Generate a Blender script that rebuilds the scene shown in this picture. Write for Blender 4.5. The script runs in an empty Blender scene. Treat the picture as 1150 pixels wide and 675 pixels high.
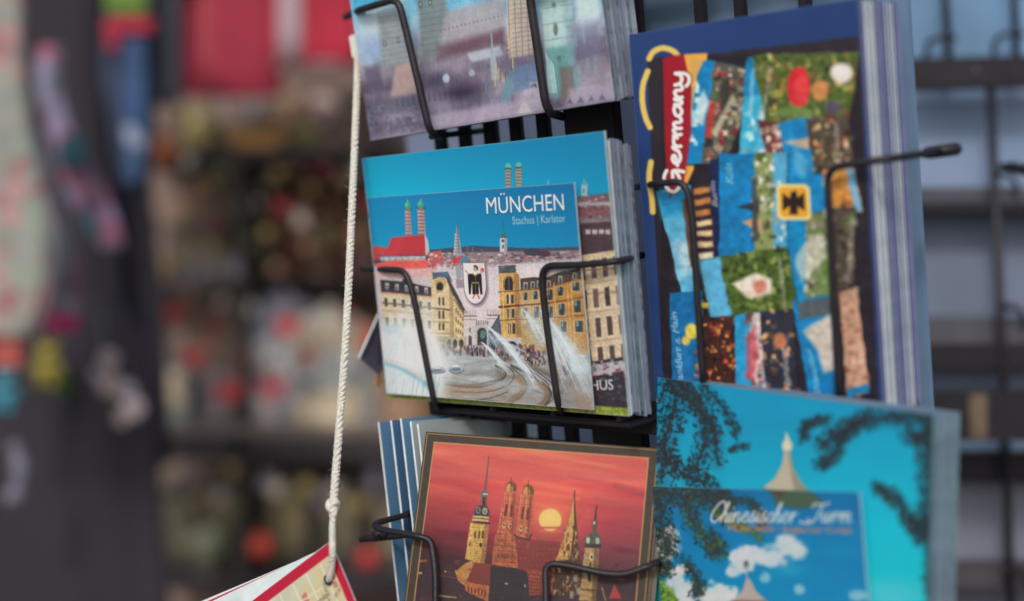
# Souvenir postcards on a wire rack in a Munich street, souvenir shop out of focus behind.
import bpy, bmesh, math, random
import numpy as np
from mathutils import Matrix, Vector

random.seed(7)
RNG = np.random.default_rng(7)
S = bpy.context.scene
COL = S.collection
R = math.radians
CAM_Z = 1.5            # eye height
F = 1600.0             # focal length in pixels of the 1150 px wide photograph (50 mm on 36 mm)

# ------------------------------------------------------------------ geometry helpers
def at(u, v, y):
    """world point seen at photo pixel (u,v), y metres in front of the camera"""
    return Vector(((u - 575) / F * y, y, CAM_Z + (337.5 - v) / F * y))

def lin(c):
    c = np.asarray(c, float) / 255.0
    return np.where(c <= 0.04045, c / 12.92, ((c + 0.055) / 1.055) ** 2.4)

def col4(c, k=1.0):
    l = np.clip(lin(c) * k, 0, 0.9)
    return (float(l[0]), float(l[1]), float(l[2]), 1.0)

def new_obj(name, verts, faces, mats, parent=None, smooth=False, mi=None):
    me = bpy.data.meshes.new(name)
    me.from_pydata([tuple(v) for v in verts], [], faces)
    for m in (mats if isinstance(mats, (list, tuple)) else [mats]):
        me.materials.append(m)
    if mi is not None:
        me.polygons.foreach_set('material_index', mi)
    if smooth:
        me.polygons.foreach_set('use_smooth', [True] * len(me.polygons))
    me.update()
    o = bpy.data.objects.new(name, me)
    COL.objects.link(o)
    if parent is not None:
        o.parent = parent
        o.matrix_parent_inverse = parent.matrix_basis.inverted()
    return o

def empty(name, loc, rot=None):
    o = bpy.data.objects.new(name, None)
    o.empty_display_size = 0.02
    o.location = loc
    COL.objects.link(o)
    return o

def tag(o, label=None, cat=None, group=None, kind=None):
    if label: o['label'] = label
    if cat: o['category'] = cat
    if group: o['group'] = group
    if kind: o['kind'] = kind
    return o

class MB:
    """collects shapes into one mesh"""
    def __init__(s): s.v = []; s.f = []; s.m = []
    def add(s, v, f, mi=0):
        n = len(s.v); s.v += [Vector(p) for p in v]
        s.f += [tuple(i + n for i in q) for q in f]; s.m += [mi] * len(f)
        return s
    def box(s, c, size, M=None, mi=0, bev=0.0):
        x, y, z = (d / 2 for d in size)
        if bev > 0:
            b = min(bev, x * .9, y * .9, z * .9)
            bm = bmesh.new(); bmesh.ops.create_cube(bm, size=1)
            for w in bm.verts: w.co = Vector((w.co.x * size[0], w.co.y * size[1], w.co.z * size[2]))
            bmesh.ops.bevel(bm, geom=bm.edges[:], offset=b, segments=2, affect='EDGES')
            bm.verts.index_update()
            v = [w.co.copy() for w in bm.verts]; f = [[q.index for q in p.verts] for p in bm.faces]; bm.free()
        else:
            v = [Vector((a * x, b_ * y, c_ * z)) for a in (-1, 1) for b_ in (-1, 1) for c_ in (-1, 1)]
            f = [(0, 1, 3, 2), (4, 6, 7, 5), (0, 4, 5, 1), (2, 3, 7, 6), (0, 2, 6, 4), (1, 5, 7, 3)]
        c = Vector(c)
        v = [(M @ p if M is not None else p) + c for p in v]
        return s.add(v, f, mi)
    def tube(s, pts, r, n=10, mi=0, caps=True):
        pts = [Vector(p) for p in pts]
        rr = r if isinstance(r, (list, tuple)) else [r] * len(pts)
        t = [(pts[min(i + 1, len(pts) - 1)] - pts[max(i - 1, 0)]).normalized() for i in range(len(pts))]
        a = Vector((0, 0, 1)) if abs(t[0].z) < .9 else Vector((1, 0, 0))
        nrm = (a - t[0] * a.dot(t[0])).normalized()
        v = []
        for i, p in enumerate(pts):
            nrm = (nrm - t[i] * nrm.dot(t[i]))
            nrm = nrm.normalized() if nrm.length > 1e-6 else t[i].orthogonal().normalized()
            b = t[i].cross(nrm)
            for k in range(n):
                an = 2 * math.pi * k / n
                v.append(p + (nrm * math.cos(an) + b * math.sin(an)) * rr[i])
        f = []
        for i in range(len(pts) - 1):
            for k in range(n):
                k2 = (k + 1) % n
                f.append((i * n + k, i * n + k2, (i + 1) * n + k2, (i + 1) * n + k))
        if caps:
            f.append(tuple(range(n - 1, -1, -1))); f.append(tuple(range((len(pts) - 1) * n, len(pts) * n)))
        return s.add(v, f, mi)
    def lathe(s, c, prof, n=24, mi=0, M=None):
        c = Vector(c); v = []; f = []
        for (r, z) in prof:
            for k in range(n):
                an = 2 * math.pi * k / n
                p = Vector((r * math.cos(an), r * math.sin(an), z))
                v.append((M @ p if M is not None else p) + c)
        for i in range(len(prof) - 1):
            for k in range(n):
                k2 = (k + 1) % n
                f.append((i * n + k, i * n + k2, (i + 1) * n + k2, (i + 1) * n + k))
        f.append(tuple(range(n - 1, -1, -1))); f.append(tuple(range((len(prof) - 1) * n, len(prof) * n)))
        return s.add(v, f, mi)
    def ball(s, c, rad, mi=0, n=16, M=None):
        rx, ry, rz = rad if isinstance(rad, (list, tuple)) else (rad,) * 3
        v = []; f = []; m = n // 2; c = Vector(c)
        for i in range(m + 1):
            th = math.pi * i / m
            th = min(max(th, 1e-3), math.pi - 1e-3)
            for k in range(n):
                an = 2 * math.pi * k / n
                p = Vector((rx * math.sin(th) * math.cos(an), ry * math.sin(th) * math.sin(an), rz * math.cos(th)))
                v.append((M @ p if M is not None else p) + c)
        for i in range(m):
            for k in range(n):
                k2 = (k + 1) % n
                f.append((i * n + k, (i + 1) * n + k, (i + 1) * n + k2, i * n + k2))
        return s.add(v, f, mi)
    def prism(s, poly, c, t, M=None, mi=0):
        """outline poly in local x,z extruded by t along y"""
        n = len(poly); c = Vector(c); v = []
        for y in (-t / 2, t / 2):
            for (x, z) in poly:
                p = Vector((x, y, z)); v.append((M @ p if M is not None else p) + c)
        f = [tuple(range(n)), tuple(range(2 * n - 1, n - 1, -1))]
        for i in range(n):
            j = (i + 1) % n
            f.append((j, i, n + i, n + j))
        return s.add(v, f, mi)
    def build(s, name, mats, parent=None, smooth=False):
        o = new_obj(name, s.v, s.f, mats, parent, smooth, s.m)
        bm = bmesh.new(); bm.from_mesh(o.data); bmesh.ops.recalc_face_normals(bm, faces=bm.faces[:]); bm.to_mesh(o.data); bm.free()
        return o

def smooth_path(pts, k=6):
    """Catmull-Rom through the points"""
    P = [Vector(p) for p in pts]; P = [P[0] * 2 - P[1]] + P + [P[-1] * 2 - P[-2]]
    out = []
    for i in range(1, len(P) - 2):
        for j in range(k):
            t = j / k
            a, b, c, d = P[i - 1], P[i], P[i + 1], P[i + 2]
            out.append(0.5 * ((2 * b) + (c - a) * t + (2 * a - 5 * b + 4 * c - d) * t * t + (3 * b - a - 3 * c + d) * t ** 3))
    out.append(P[-2]); return out

def bent_path(pts, rad, k=6):
    """polyline with rounded corners, like bent wire"""
    P = [Vector(p) for p in pts]; out = [P[0]]
    for i in range(1, len(P) - 1):
        a, b, c = P[i - 1], P[i], P[i + 1]
        d1 = (a - b); d2 = (c - b)
        r = min(rad, d1.length * .48, d2.length * .48)
        p1 = b + d1.normalized() * r; p2 = b + d2.normalized() * r
        for j in range(k + 1):
            t = j / k
            out.append(p1 * (1 - t) ** 2 + b * 2 * t * (1 - t) + p2 * t * t)
    out.append(P[-1]); return out

# ------------------------------------------------------------------ materials
def mat(name, c, rough=.6, var=.12, scale=40., metallic=0., bump=0., bscale=200., c2=None, spec=.5, coat=0.):
    m = bpy.data.materials.new(name); m.use_nodes = True
    nt = m.node_tree; b = nt.nodes['Principled BSDF']
    b.inputs['Roughness'].default_value = rough
    b.inputs['Metallic'].default_value = metallic
    b.inputs['Specular IOR Level'].default_value = spec
    b.inputs['Coat Weight'].default_value = coat
    tc = nt.nodes.new('ShaderNodeTexCoord')
    nz = nt.nodes.new('ShaderNodeTexNoise'); nz.inputs['Scale'].default_value = scale; nz.inputs['Detail'].default_value = 5
    nt.links.new(tc.outputs['Object'], nz.inputs['Vector'])
    rp = nt.nodes.new('ShaderNodeValToRGB')
    a = col4(c); lo = [x * (1 - var * 1.6) for x in a[:3]] + [1]; hi = [min(.92, x * (1 + var)) for x in a[:3]] + [1]
    if c2 is not None: hi = col4(c2); lo = a
    rp.color_ramp.elements[0].position = .36; rp.color_ramp.elements[0].color = lo
    rp.color_ramp.elements[1].position = .64; rp.color_ramp.elements[1].color = hi
    nt.links.new(nz.outputs['Fac'], rp.inputs['Fac']); nt.links.new(rp.outputs['Color'], b.inputs['Base Color'])
    if bump:
        n2 = nt.nodes.new('ShaderNodeTexNoise'); n2.inputs['Scale'].default_value = bscale; n2.inputs['Detail'].default_value = 3
        nt.links.new(tc.outputs['Object'], n2.inputs['Vector'])
        bp = nt.nodes.new('ShaderNodeBump'); bp.inputs['Strength'].default_value = bump; bp.inputs['Distance'].default_value = .002
        nt.links.new(n2.outputs['Fac'], bp.inputs['Height']); nt.links.new(bp.outputs['Normal'], b.inputs['Normal'])
    return m

def floral(name, base, cols, scale=18., size=.3):
    """cloth printed with scattered blotches of several colours"""
    m = bpy.data.materials.new(name); m.use_nodes = True
    nt = m.node_tree; b = nt.nodes['Principled BSDF']; b.inputs['Roughness'].default_value = .85
    tc = nt.nodes.new('ShaderNodeTexCoord')
    prev = None
    for i, c in enumerate(cols):
        vo = nt.nodes.new('ShaderNodeTexVoronoi'); vo.inputs['Scale'].default_value = scale * (1 + .27 * i)
        mp = nt.nodes.new('ShaderNodeMapping'); mp.inputs['Location'].default_value = (i * 3.1, i * 1.7, i * 2.3)
        nt.links.new(tc.outputs['Object'], mp.inputs['Vector']); nt.links.new(mp.outputs['Vector'], vo.inputs['Vector'])
        rp = nt.nodes.new('ShaderNodeValToRGB')
        rp.color_ramp.elements[0].position = size * .8; rp.color_ramp.elements[0].color = (1, 1, 1, 1)
        rp.color_ramp.elements[1].position = size * 1.2; rp.color_ramp.elements[1].color = (0, 0, 0, 1)
        nt.links.new(vo.outputs['Distance'], rp.inputs['Fac'])
        mx = nt.nodes.new('ShaderNodeMix'); mx.data_type = 'RGBA'
        nt.links.new(rp.outputs['Color'], mx.inputs['Factor'])
        if prev is None: mx.inputs['A'].default_value = col4(base)
        else: nt.links.new(prev, mx.inputs['A'])
        mx.inputs['B'].default_value = col4(c)
        prev = mx.outputs['Result']
    nt.links.new(prev, b.inputs['Base Color'])
    return m

def print_mat(name, rough=.34, coat=.12, ribs=0.):
    """printed paper: the picture is the mesh's colour attribute, under a thin laminate with faint wear"""
    m = bpy.data.materials.new(name); m.use_nodes = True
    nt = m.node_tree; b = nt.nodes['Principled BSDF']
    at_ = nt.nodes.new('ShaderNodeAttribute'); at_.attribute_name = 'print'
    nt.links.new(at_.outputs['Color'], b.inputs['Base Color'])
    b.inputs['Specular IOR Level'].default_value = .22; b.inputs['Coat Weight'].default_value = coat; b.inputs['Coat Roughness'].default_value = .22
    tc = nt.nodes.new('ShaderNodeTexCoord')
    nz = nt.nodes.new('ShaderNodeTexNoise'); nz.inputs['Scale'].default_value = 55; nz.inputs['Detail'].default_value = 6
    nt.links.new(tc.outputs['Object'], nz.inputs['Vector'])
    mr = nt.nodes.new('ShaderNodeMapRange'); mr.inputs['To Min'].default_value = rough - .08; mr.inputs['To Max'].default_value = rough + .14
    nt.links.new(nz.outputs['Fac'], mr.inputs['Value']); nt.links.new(mr.outputs['Result'], b.inputs['Roughness'])
    if ribs:
        wv = nt.nodes.new('ShaderNodeTexWave'); wv.inputs['Scale'].default_value = ribs; wv.bands_direction = 'X'
        nt.links.new(tc.outputs['Object'], wv.inputs['Vector'])
        bp = nt.nodes.new('ShaderNodeBump'); bp.inputs['Strength'].default_value = .25; bp.inputs['Distance'].default_value = .0004
        nt.links.new(wv.outputs['Fac'], bp.inputs['Height']); nt.links.new(bp.outputs['Normal'], b.inputs['Normal'])
    return m

# ------------------------------------------------------------------ cards: pose, picture, mesh
class Card:
    def __init__(s, u, v, d, lean, roll, yaw, w, h):
        s.c = np.array(at(u, v, d)); s.w, s.h = w, h
        cx, sx, cy, sy, cz, sz = math.cos(lean), math.sin(lean), math.cos(roll), math.sin(roll), math.cos(yaw), math.sin(yaw)
        X = np.array([[1, 0, 0], [0, cx, -sx], [0, sx, cx]]); Y = np.array([[cy, 0, sy], [0, 1, 0], [-sy, 0, cy]]); Z = np.array([[cz, -sz, 0], [sz, cz, 0], [0, 0, 1]])
        s.R = Z @ X @ Y
        s.M = Matrix([list(r) for r in s.R])
    def P(s, x, y, z):
        return Vector(s.c + s.R @ np.array([x, y, z]))
    def hit(s, u, v, off=0.):
        """local (x, z) where the sight line through photo pixel (u,v) meets the card's plane, `off` metres in front of it"""
        o = np.array([0, 0, CAM_Z]); d = np.array([(u - 575) / F, 1, (337.5 - v) / F])
        n = s.R[:, 1]; c = s.c - n * off
        t = ((c - o) @ n) / (d @ n)
        q = s.R.T @ (o + d * t - c)
        return q[0], q[2]
    def on(s, u, v, off=0.):
        x, z = s.hit(u, v, off); return s.P(x, -off, z)

def sub_card(card, tl, tr, h, off, ratio=None):
    """a card lying in front of `card`, its top corners at two photo pixels"""
    a = np.array(card.hit(*tl, off)); b = np.array(card.hit(*tr, off))
    w = float(np.linalg.norm(b - a)); ex = (b - a) / w; ez = np.array([-ex[1], ex[0]])
    c2 = (a + b) / 2 - ez * h / 2
    n = Card.__new__(Card); n.w, n.h = w, h
    Rl = np.array([[ex[0], 0, ez[0]], [0, 1, 0], [ex[1], 0, ez[1]]])
    n.R = card.R @ Rl; n.M = Matrix([list(r) for r in n.R]); n.c = np.array(card.P(c2[0], -off, c2[1]))
    return n

def _lattice(seed):
    return np.random.default_rng(seed).random((256, 256))
_L = [_lattice(i) for i in range(6)]
def vnoise(x, y, k=0):
    L = _L[k % 6]; xi = np.floor(x).astype(int); yi = np.floor(y).astype(int)
    fx = x - xi; fy = y - yi; fx = fx * fx * (3 - 2 * fx); fy = fy * fy * (3 - 2 * fy)
    a = L[yi % 256, xi % 256]; b = L[yi % 256, (xi + 1) % 256]; c = L[(yi + 1) % 256, xi % 256]; d = L[(yi + 1) % 256, (xi + 1) % 256]
    return (a * (1 - fx) + b * fx) * (1 - fy) + (c * (1 - fx) + d * fx) * fy
def fbm(x, y, o=4, k=0):
    s = 0; a = .5; t = 0
    for i in range(o):
        s = s + a * vnoise(x, y, k + i); t += a; a *= .5; x = x * 2.03 + 7.1; y = y * 2.03 + 3.7
    return s / t

_glyph = {}
def glyph_edges(txt, bold=0.):
    """outline of a line of text in the built-in font as segments; width normalised to its own length"""
    key = (txt, bold)
    if key not in _glyph:
        cu = bpy.data.curves.new('lettering', 'FONT'); cu.body = txt; cu.fill_mode = 'NONE'; cu.resolution_u = 3; cu.offset = bold
        ob = bpy.data.objects.new('lettering', cu); COL.objects.link(ob)
        dg = bpy.context.evaluated_depsgraph_get(); ev = ob.evaluated_get(dg); me = ev.to_mesh()
        V = np.array([v.co[:2] for v in me.vertices]); E = np.array([e.vertices[:] for e in me.edges])
        _glyph[key] = np.concatenate([V[E[:, 0]], V[E[:, 1]]], 1)
        ev.to_mesh_clear(); bpy.data.objects.remove(ob); bpy.data.curves.remove(cu)
    return _glyph[key]

class Canvas:
    """the printed picture of one card, painted in the pixel coordinates of the photograph"""
    def __init__(s, card, nx, nz, bg):
        s.card = card; s.nx, s.nz = nx, nz
        s.xs = np.linspace(-card.w / 2, card.w / 2, nx); s.zs = np.linspace(card.h / 2, -card.h / 2, nz)
        X, Z = np.meshgrid(s.xs, s.zs)
        W = card.c[None, None, :] + X[..., None] * card.R[:, 0] + Z[..., None] * card.R[:, 2]
        s.U = 575 + F * W[..., 0] / W[..., 1]; s.V = 337.5 - F * (W[..., 2] - CAM_Z) / W[..., 1]
        s.X, s.Z = X, Z
        s.A = np.empty((nz, nx, 3)); s.A[:] = np.array(bg, float)
        s.aa = abs(s.U[nz // 2, nx // 2 + 1] - s.U[nz // 2, nx // 2])
    def sl(s, u0, v0, u1, v1):
        q = [s.card.hit(u, v) for u in (u0, u1) for v in (v0, v1)]
        x0 = min(a for a, _ in q); x1 = max(a for a, _ in q); z0 = min(b for _, b in q); z1 = max(b for _, b in q)
        i0 = int(np.clip((x0 + s.card.w / 2) / s.card.w * (s.nx - 1) - 1, 0, s.nx)); i1 = int(np.clip((x1 + s.card.w / 2) / s.card.w * (s.nx - 1) + 2, 0, s.nx))
        j0 = int(np.clip((s.card.h / 2 - z1) / s.card.h * (s.nz - 1) - 1, 0, s.nz)); j1 = int(np.clip((s.card.h / 2 - z0) / s.card.h * (s.nz - 1) + 2, 0, s.nz))
        return slice(j0, j1), slice(i0, i1)
    def mixin(s, sl, al, col):
        al = np.clip(al, 0, 1)[..., None]
        s.A[sl] = s.A[sl] * (1 - al) + np.asarray(col, float) * al
    def edges(s, E, col, alpha=1., soft=None, x=None, y=None, sl=None):
        E = np.asarray(E, float); soft = s.aa if soft is None else max(soft, s.aa)
        if sl is None:
            p = soft + 1
            sl = s.sl(min(E[:, 0].min(), E[:, 2].min()) - p, min(E[:, 1].min(), E[:, 3].min()) - p, max(E[:, 0].max(), E[:, 2].max()) + p, max(E[:, 1].max(), E[:, 3].max()) + p)
            x, y = s.U[sl], s.V[sl]
        if x.size == 0: return
        ins = np.zeros(x.shape, bool); dm = np.full(x.shape, 1e9)
        for x0, y0, x1, y1 in E:
            if y0 != y1:
                c = ((y0 > y) != (y1 > y)) & (x < (x1 - x0) * (y - y0) / (y1 - y0) + x0); ins ^= c
            dx, dy = x1 - x0, y1 - y0; L = dx * dx + dy * dy
            if L == 0: continue
            t = np.clip(((x - x0) * dx + (y - y0) * dy) / L, 0, 1)
            np.minimum(dm, (x - x0 - t * dx) ** 2 + (y - y0 - t * dy) ** 2, out=dm)
        sd = np.where(ins, np.sqrt(dm), -np.sqrt(dm))
        s.mixin(sl, np.clip(.5 + sd / soft, 0, 1) * alpha, col)
    def poly(s, pts, col, alpha=1., soft=None):
        p = np.asarray(pts, float); s.edges(np.concatenate([p, np.roll(p, -1, 0)], 1), col, alpha, soft)
    def rect(s, u0, v0, u1, v1, col, alpha=1., soft=None): s.poly([(u0, v0), (u1, v0), (u1, v1), (u0, v1)], col, alpha, soft)
    def line(s, pts, w, col, alpha=1., soft=None, w2=None):
        p = np.asarray(pts, float); soft = s.aa if soft is None else soft; m = max(w, w2 or 0) + soft + 1
        sl = s.sl(p[:, 0].min() - m, p[:, 1].min() - m, p[:, 0].max() + m, p[:, 1].max() + m); x, y = s.U[sl], s.V[sl]
        if x.size == 0: return
        al = np.zeros(x.shape); n = len(p) - 1
        for i in range(n):
            dx, dy = p[i + 1] - p[i]; L = dx * dx + dy * dy
            if L == 0: continue
            t = np.clip(((x - p[i, 0]) * dx + (y - p[i, 1]) * dy) / L, 0, 1)
            d = np.hypot(x - p[i, 0] - t * dx, y - p[i, 1] - t * dy)
            ww = w if w2 is None else w + (w2 - w) * ((i + t) / n)
            al = np.maximum(al, np.clip(.5 + (ww / 2 - d) / soft, 0, 1))
        s.mixin(sl, al * alpha, col)
    def blob(s, u, v, ru, rv, col, alpha=1., power=1., rot=0.):
        m = 2.6 * max(ru, rv); sl = s.sl(u - m, v - m, u + m, v + m); x, y = s.U[sl] - u, s.V[sl] - v
        if x.size == 0: return
        c, q = math.cos(rot), math.sin(rot); x, y = x * c + y * q, -x * q + y * c
        s.mixin(sl, np.exp(-((x / ru) ** 2 + (y / rv) ** 2) ** power) * alpha, col)
    def disc(s, u, v, ru, rv, col, alpha=1., n=20, soft=None):
        s.poly([(u + ru * math.cos(2 * math.pi * k / n), v + rv * math.sin(2 * math.pi * k / n)) for k in range(n)], col, alpha, soft)
    def speck(s, u0, v0, u1, v1, n, cols, size=(.6, 1.6), asp=1., alpha=.9, rng=None, inside=None):
        g = rng or RNG
        for _ in range(n):
            u = g.uniform(u0, u1); v = g.uniform(v0, v1)
            if inside and not inside(u, v): continue
            r = g.uniform(*size); c = cols[g.integers(len(cols))]
            s.rect(u - r / 2, v - r * asp / 2, u + r / 2, v + r * asp / 2, c, alpha * g.uniform(.6, 1))
    def text(s, txt, p0, p1, up, col, alpha=1., bold=0., shear=0., soft=None):
        """fit txt between photo points p0 and p1 (baseline), capital height = vector up"""
        E = glyph_edges(txt, bold).copy()
        x0 = min(E[:, 0].min(), E[:, 2].min()); x1 = max(E[:, 0].max(), E[:, 2].max())
        if shear: E[:, 0] += E[:, 1] * shear; E[:, 2] += E[:, 3] * shear
        ex = (np.array(p1, float) - np.array(p0, float)) / (x1 - x0); ey = np.array(up, float) / 0.73
        def mp(q): return np.array(p0, float) + (q[:, :1] - x0) * ex + q[:, 1:] * ey
        s.edges(np.concatenate([mp(E[:, :2]), mp(E[:, 2:])], 1), col, alpha, soft)
    def warp(s, amp, scale, k=0):
        """small wobble of the picture so that no drawn edge stays ruler-straight"""
        du = (fbm(s.U / scale, s.V / scale, 3, k) - .5) * 2 * amp / s.aa; dv = (fbm(s.U / scale + 31, s.V / scale + 17, 3, k + 1) - .5) * 2 * amp / s.aa
        J, I = np.mgrid[0:s.nz, 0:s.nx]; fj = np.clip(J + dv, 0, s.nz - 1.001); fi = np.clip(I + du, 0, s.nx - 1.001)
        j0 = fj.astype(int); i0 = fi.astype(int); a = (fj - j0)[..., None]; b = (fi - i0)[..., None]; A = s.A
        s.A = (A[j0, i0] * (1 - b) + A[j0, i0 + 1] * b) * (1 - a) + (A[j0 + 1, i0] * (1 - b) + A[j0 + 1, i0 + 1] * b) * a
    def grit(s, amt, fine=1.3, coarse=6., mask=1., k=0):
        """photographic texture: stone, crowd and ripple detail too fine to draw"""
        n = (fbm(s.U / fine, s.V / fine, 3, k) - .5) * 1.5 + (fbm(s.U / coarse, s.V / coarse, 3, k + 2) - .5) * .9
        s.A = s.A * (1 + np.clip(n, -.6, .6) * amt * mask)[..., None]
    def strokes(s, paths, o, ex, ey, w, col, alpha=1., soft=None, w2=None):
        """hand lettering: polylines in a letter frame drawn with a round pen"""
        o = np.array(o, float); ex = np.array(ex, float); ey = np.array(ey, float)
        for p in paths:
            q = smooth_path([Vector((a, b, 0)) for a, b in p], 4)
            s.line([tuple(o + ex * t.x + ey * t.y) for t in q], w, col, alpha, soft)
    def facade(s, q, nc, nr, wall, win, m=(.25, .3), frame=None, corn=None, alpha=1.):
        """a house front on the quad q (tl, tr, br, bl) with a grid of windows"""
        q = np.array(q, float)
        def b(x, y): return tuple((q[0] * (1 - x) + q[1] * x) * (1 - y) + (q[3] * (1 - x) + q[2] * x) * y)
        if wall is not None: s.poly(q, wall, alpha)
        for j in range(nr):
            if corn is not None: s.line([b(0, (j + 1) / nr), b(1, (j + 1) / nr)], .8, corn, .8 * alpha)
            for i in range(nc):
                x0 = (i + m[0]) / nc; x1 = (i + 1 - m[0]) / nc; y0 = (j + m[1]) / nr; y1 = (j + 1 - m[1] * .7) / nr
                if frame is not None: s.poly([b(x0 - .1 / nc, y0 - .06 / nr), b(x1 + .1 / nc, y0 - .06 / nr), b(x1 + .1 / nc, y1 + .06 / nr), b(x0 - .1 / nc, y1 + .06 / nr)], frame, alpha)
                c = np.array(win, float) * RNG.uniform(.8, 1.25)
                s.poly([b(x0, y0), b(x1, y0), b(x1, y1), b(x0, y1)], c, alpha)

def card_mesh(name, cv, t, pm, em, parent=None, bend=0., twist=0., ink=1.0):
    """dense front sheet carrying the picture + paper edges + back, one mesh"""
    c = cv.card; nx, nz = cv.nx, cv.nz
    X, Z = cv.X, cv.Z
    Yf = bend * (X / (c.w / 2)) ** 2 + twist * X * Z / (c.w * c.h / 4)
    V = np.stack([X, Yf, Z], -1).reshape(-1, 3)
    idx = np.arange(nx * nz).reshape(nz, nx)
    q = np.stack([idx[:-1, :-1], idx[1:, :-1], idx[1:, 1:], idx[:-1, 1:]], -1).reshape(-1, 4)
    loop = np.concatenate([idx[0, :-1], idx[:-1, -1], idx[-1, :0:-1], idx[:0:-1, 0]])   # clockwise seen from the front
    n0 = nx * nz; L = len(loop)
    Vb = V[loop].copy(); Vs = V[loop].copy(); Vb[:, 1] += t
    V = np.concatenate([V, Vs, Vb])
    i = np.arange(L); j = (i + 1) % L
    side = np.stack([n0 + i, n0 + j, n0 + L + j, n0 + L + i], -1)
    nv = len(V); nq = len(q); ns = len(side)
    lv = np.concatenate([q.ravel(), side.ravel(), np.arange(n0 + 2 * L - 1, n0 + L - 1, -1)[::-1]])
    ls = np.concatenate([np.arange(nq + ns) * 4, [(nq + ns) * 4]])
    me = bpy.data.meshes.new(name)
    me.vertices.add(nv); me.vertices.foreach_set('co', V.astype(np.float32).ravel())
    me.loops.add(len(lv)); me.loops.foreach_set('vertex_index', lv.astype(np.int32))
    me.polygons.add(nq + ns + 1); me.polygons.foreach_set('loop_start', ls.astype(np.int32))
    me.polygons.foreach_set('material_index', np.concatenate([np.zeros(nq, np.int32), np.ones(ns + 1, np.int32)]))
    me.update(calc_edges=True); me.validate()
    ca = me.color_attributes.new('print', 'FLOAT_COLOR', 'POINT')
    C = np.ones((nv, 4), np.float32); C[:n0, :3] = np.clip(lin(np.clip(cv.A, 0, 255)) * ink, .012, .88).reshape(-1, 3)
    ca.data.foreach_set('color', C.ravel())
    me.materials.append(pm); me.materials.append(em)
    o = bpy.data.objects.new(name, me); COL.objects.link(o)
    o.matrix_world = Matrix.Translation(Vector(c.c)) @ c.M.to_4x4()
    if parent is not None: o.parent = parent; o.matrix_parent_inverse = parent.matrix_basis.inverted()
    return o

def plain_card(name, card, x, y, z, w, h, t, m_face, m_edge, rz=0., bend=0.):
    """one card of a stack, at local offset of the front card's frame (y = behind it); its print is plain"""
    n = 9; V = []; fs = []; mi = []
    for yy in (0, t):
        for zz in (-h / 2, h / 2):
            for i in range(n):
                xx = -w / 2 + w * i / (n - 1)
                V.append((xx, yy + bend * (2 * xx / w) ** 2, zz))
    for i in range(n - 1):
        a, b, c2, d = i, i + 1, n + i + 1, n + i
        fs.append((a, b, c2, d)); mi.append(0)
        fs.append((2 * n + d, 2 * n + c2, 2 * n + b, 2 * n + a)); mi.append(1)
        fs.append((b, a, 2 * n + a, 2 * n + b)); mi.append(1)
        fs.append((d, c2, 2 * n + c2, 2 * n + d)); mi.append(1)
    fs.append((0, n, 3 * n, 2 * n)); mi.append(1); fs.append((2 * n - 1, n - 1, 3 * n - 1, 4 * n - 1)); mi.append(1)
    o = new_obj(name, V, fs, [m_face, m_edge], mi=mi)
    o.matrix_world = Matrix.Translation(card.P(x, y, z)) @ card.M.to_4x4() @ Matrix.Rotation(rz, 4, 'Y')
    return o

# ================================================================== the cards' poses
munL = Card(543.749, 311.472, .70, .13229, .0003, -.7924, .1716, .1290)
munS = sub_card(munL, (412, 222), (645, 205), .1045, .0042)
topC = Card(521.354, -9.790, .70, .16478, -.02882, -.76497, .171, .129)
gerC = Card(842.16, 244.22, .62, .11623, -.00921, -.70151, .11306, .17234)
sunC = Card(587.4, 673.3, .66, -.27008, .04568, -.25565, .1150, .150)
turL = Card(874.115, 613.336, .60, .02695, .04982, -.92904, .1521, .1286)
turS = sub_card(turL, (732, 546), (965, 553), .105, .0035)

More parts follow.
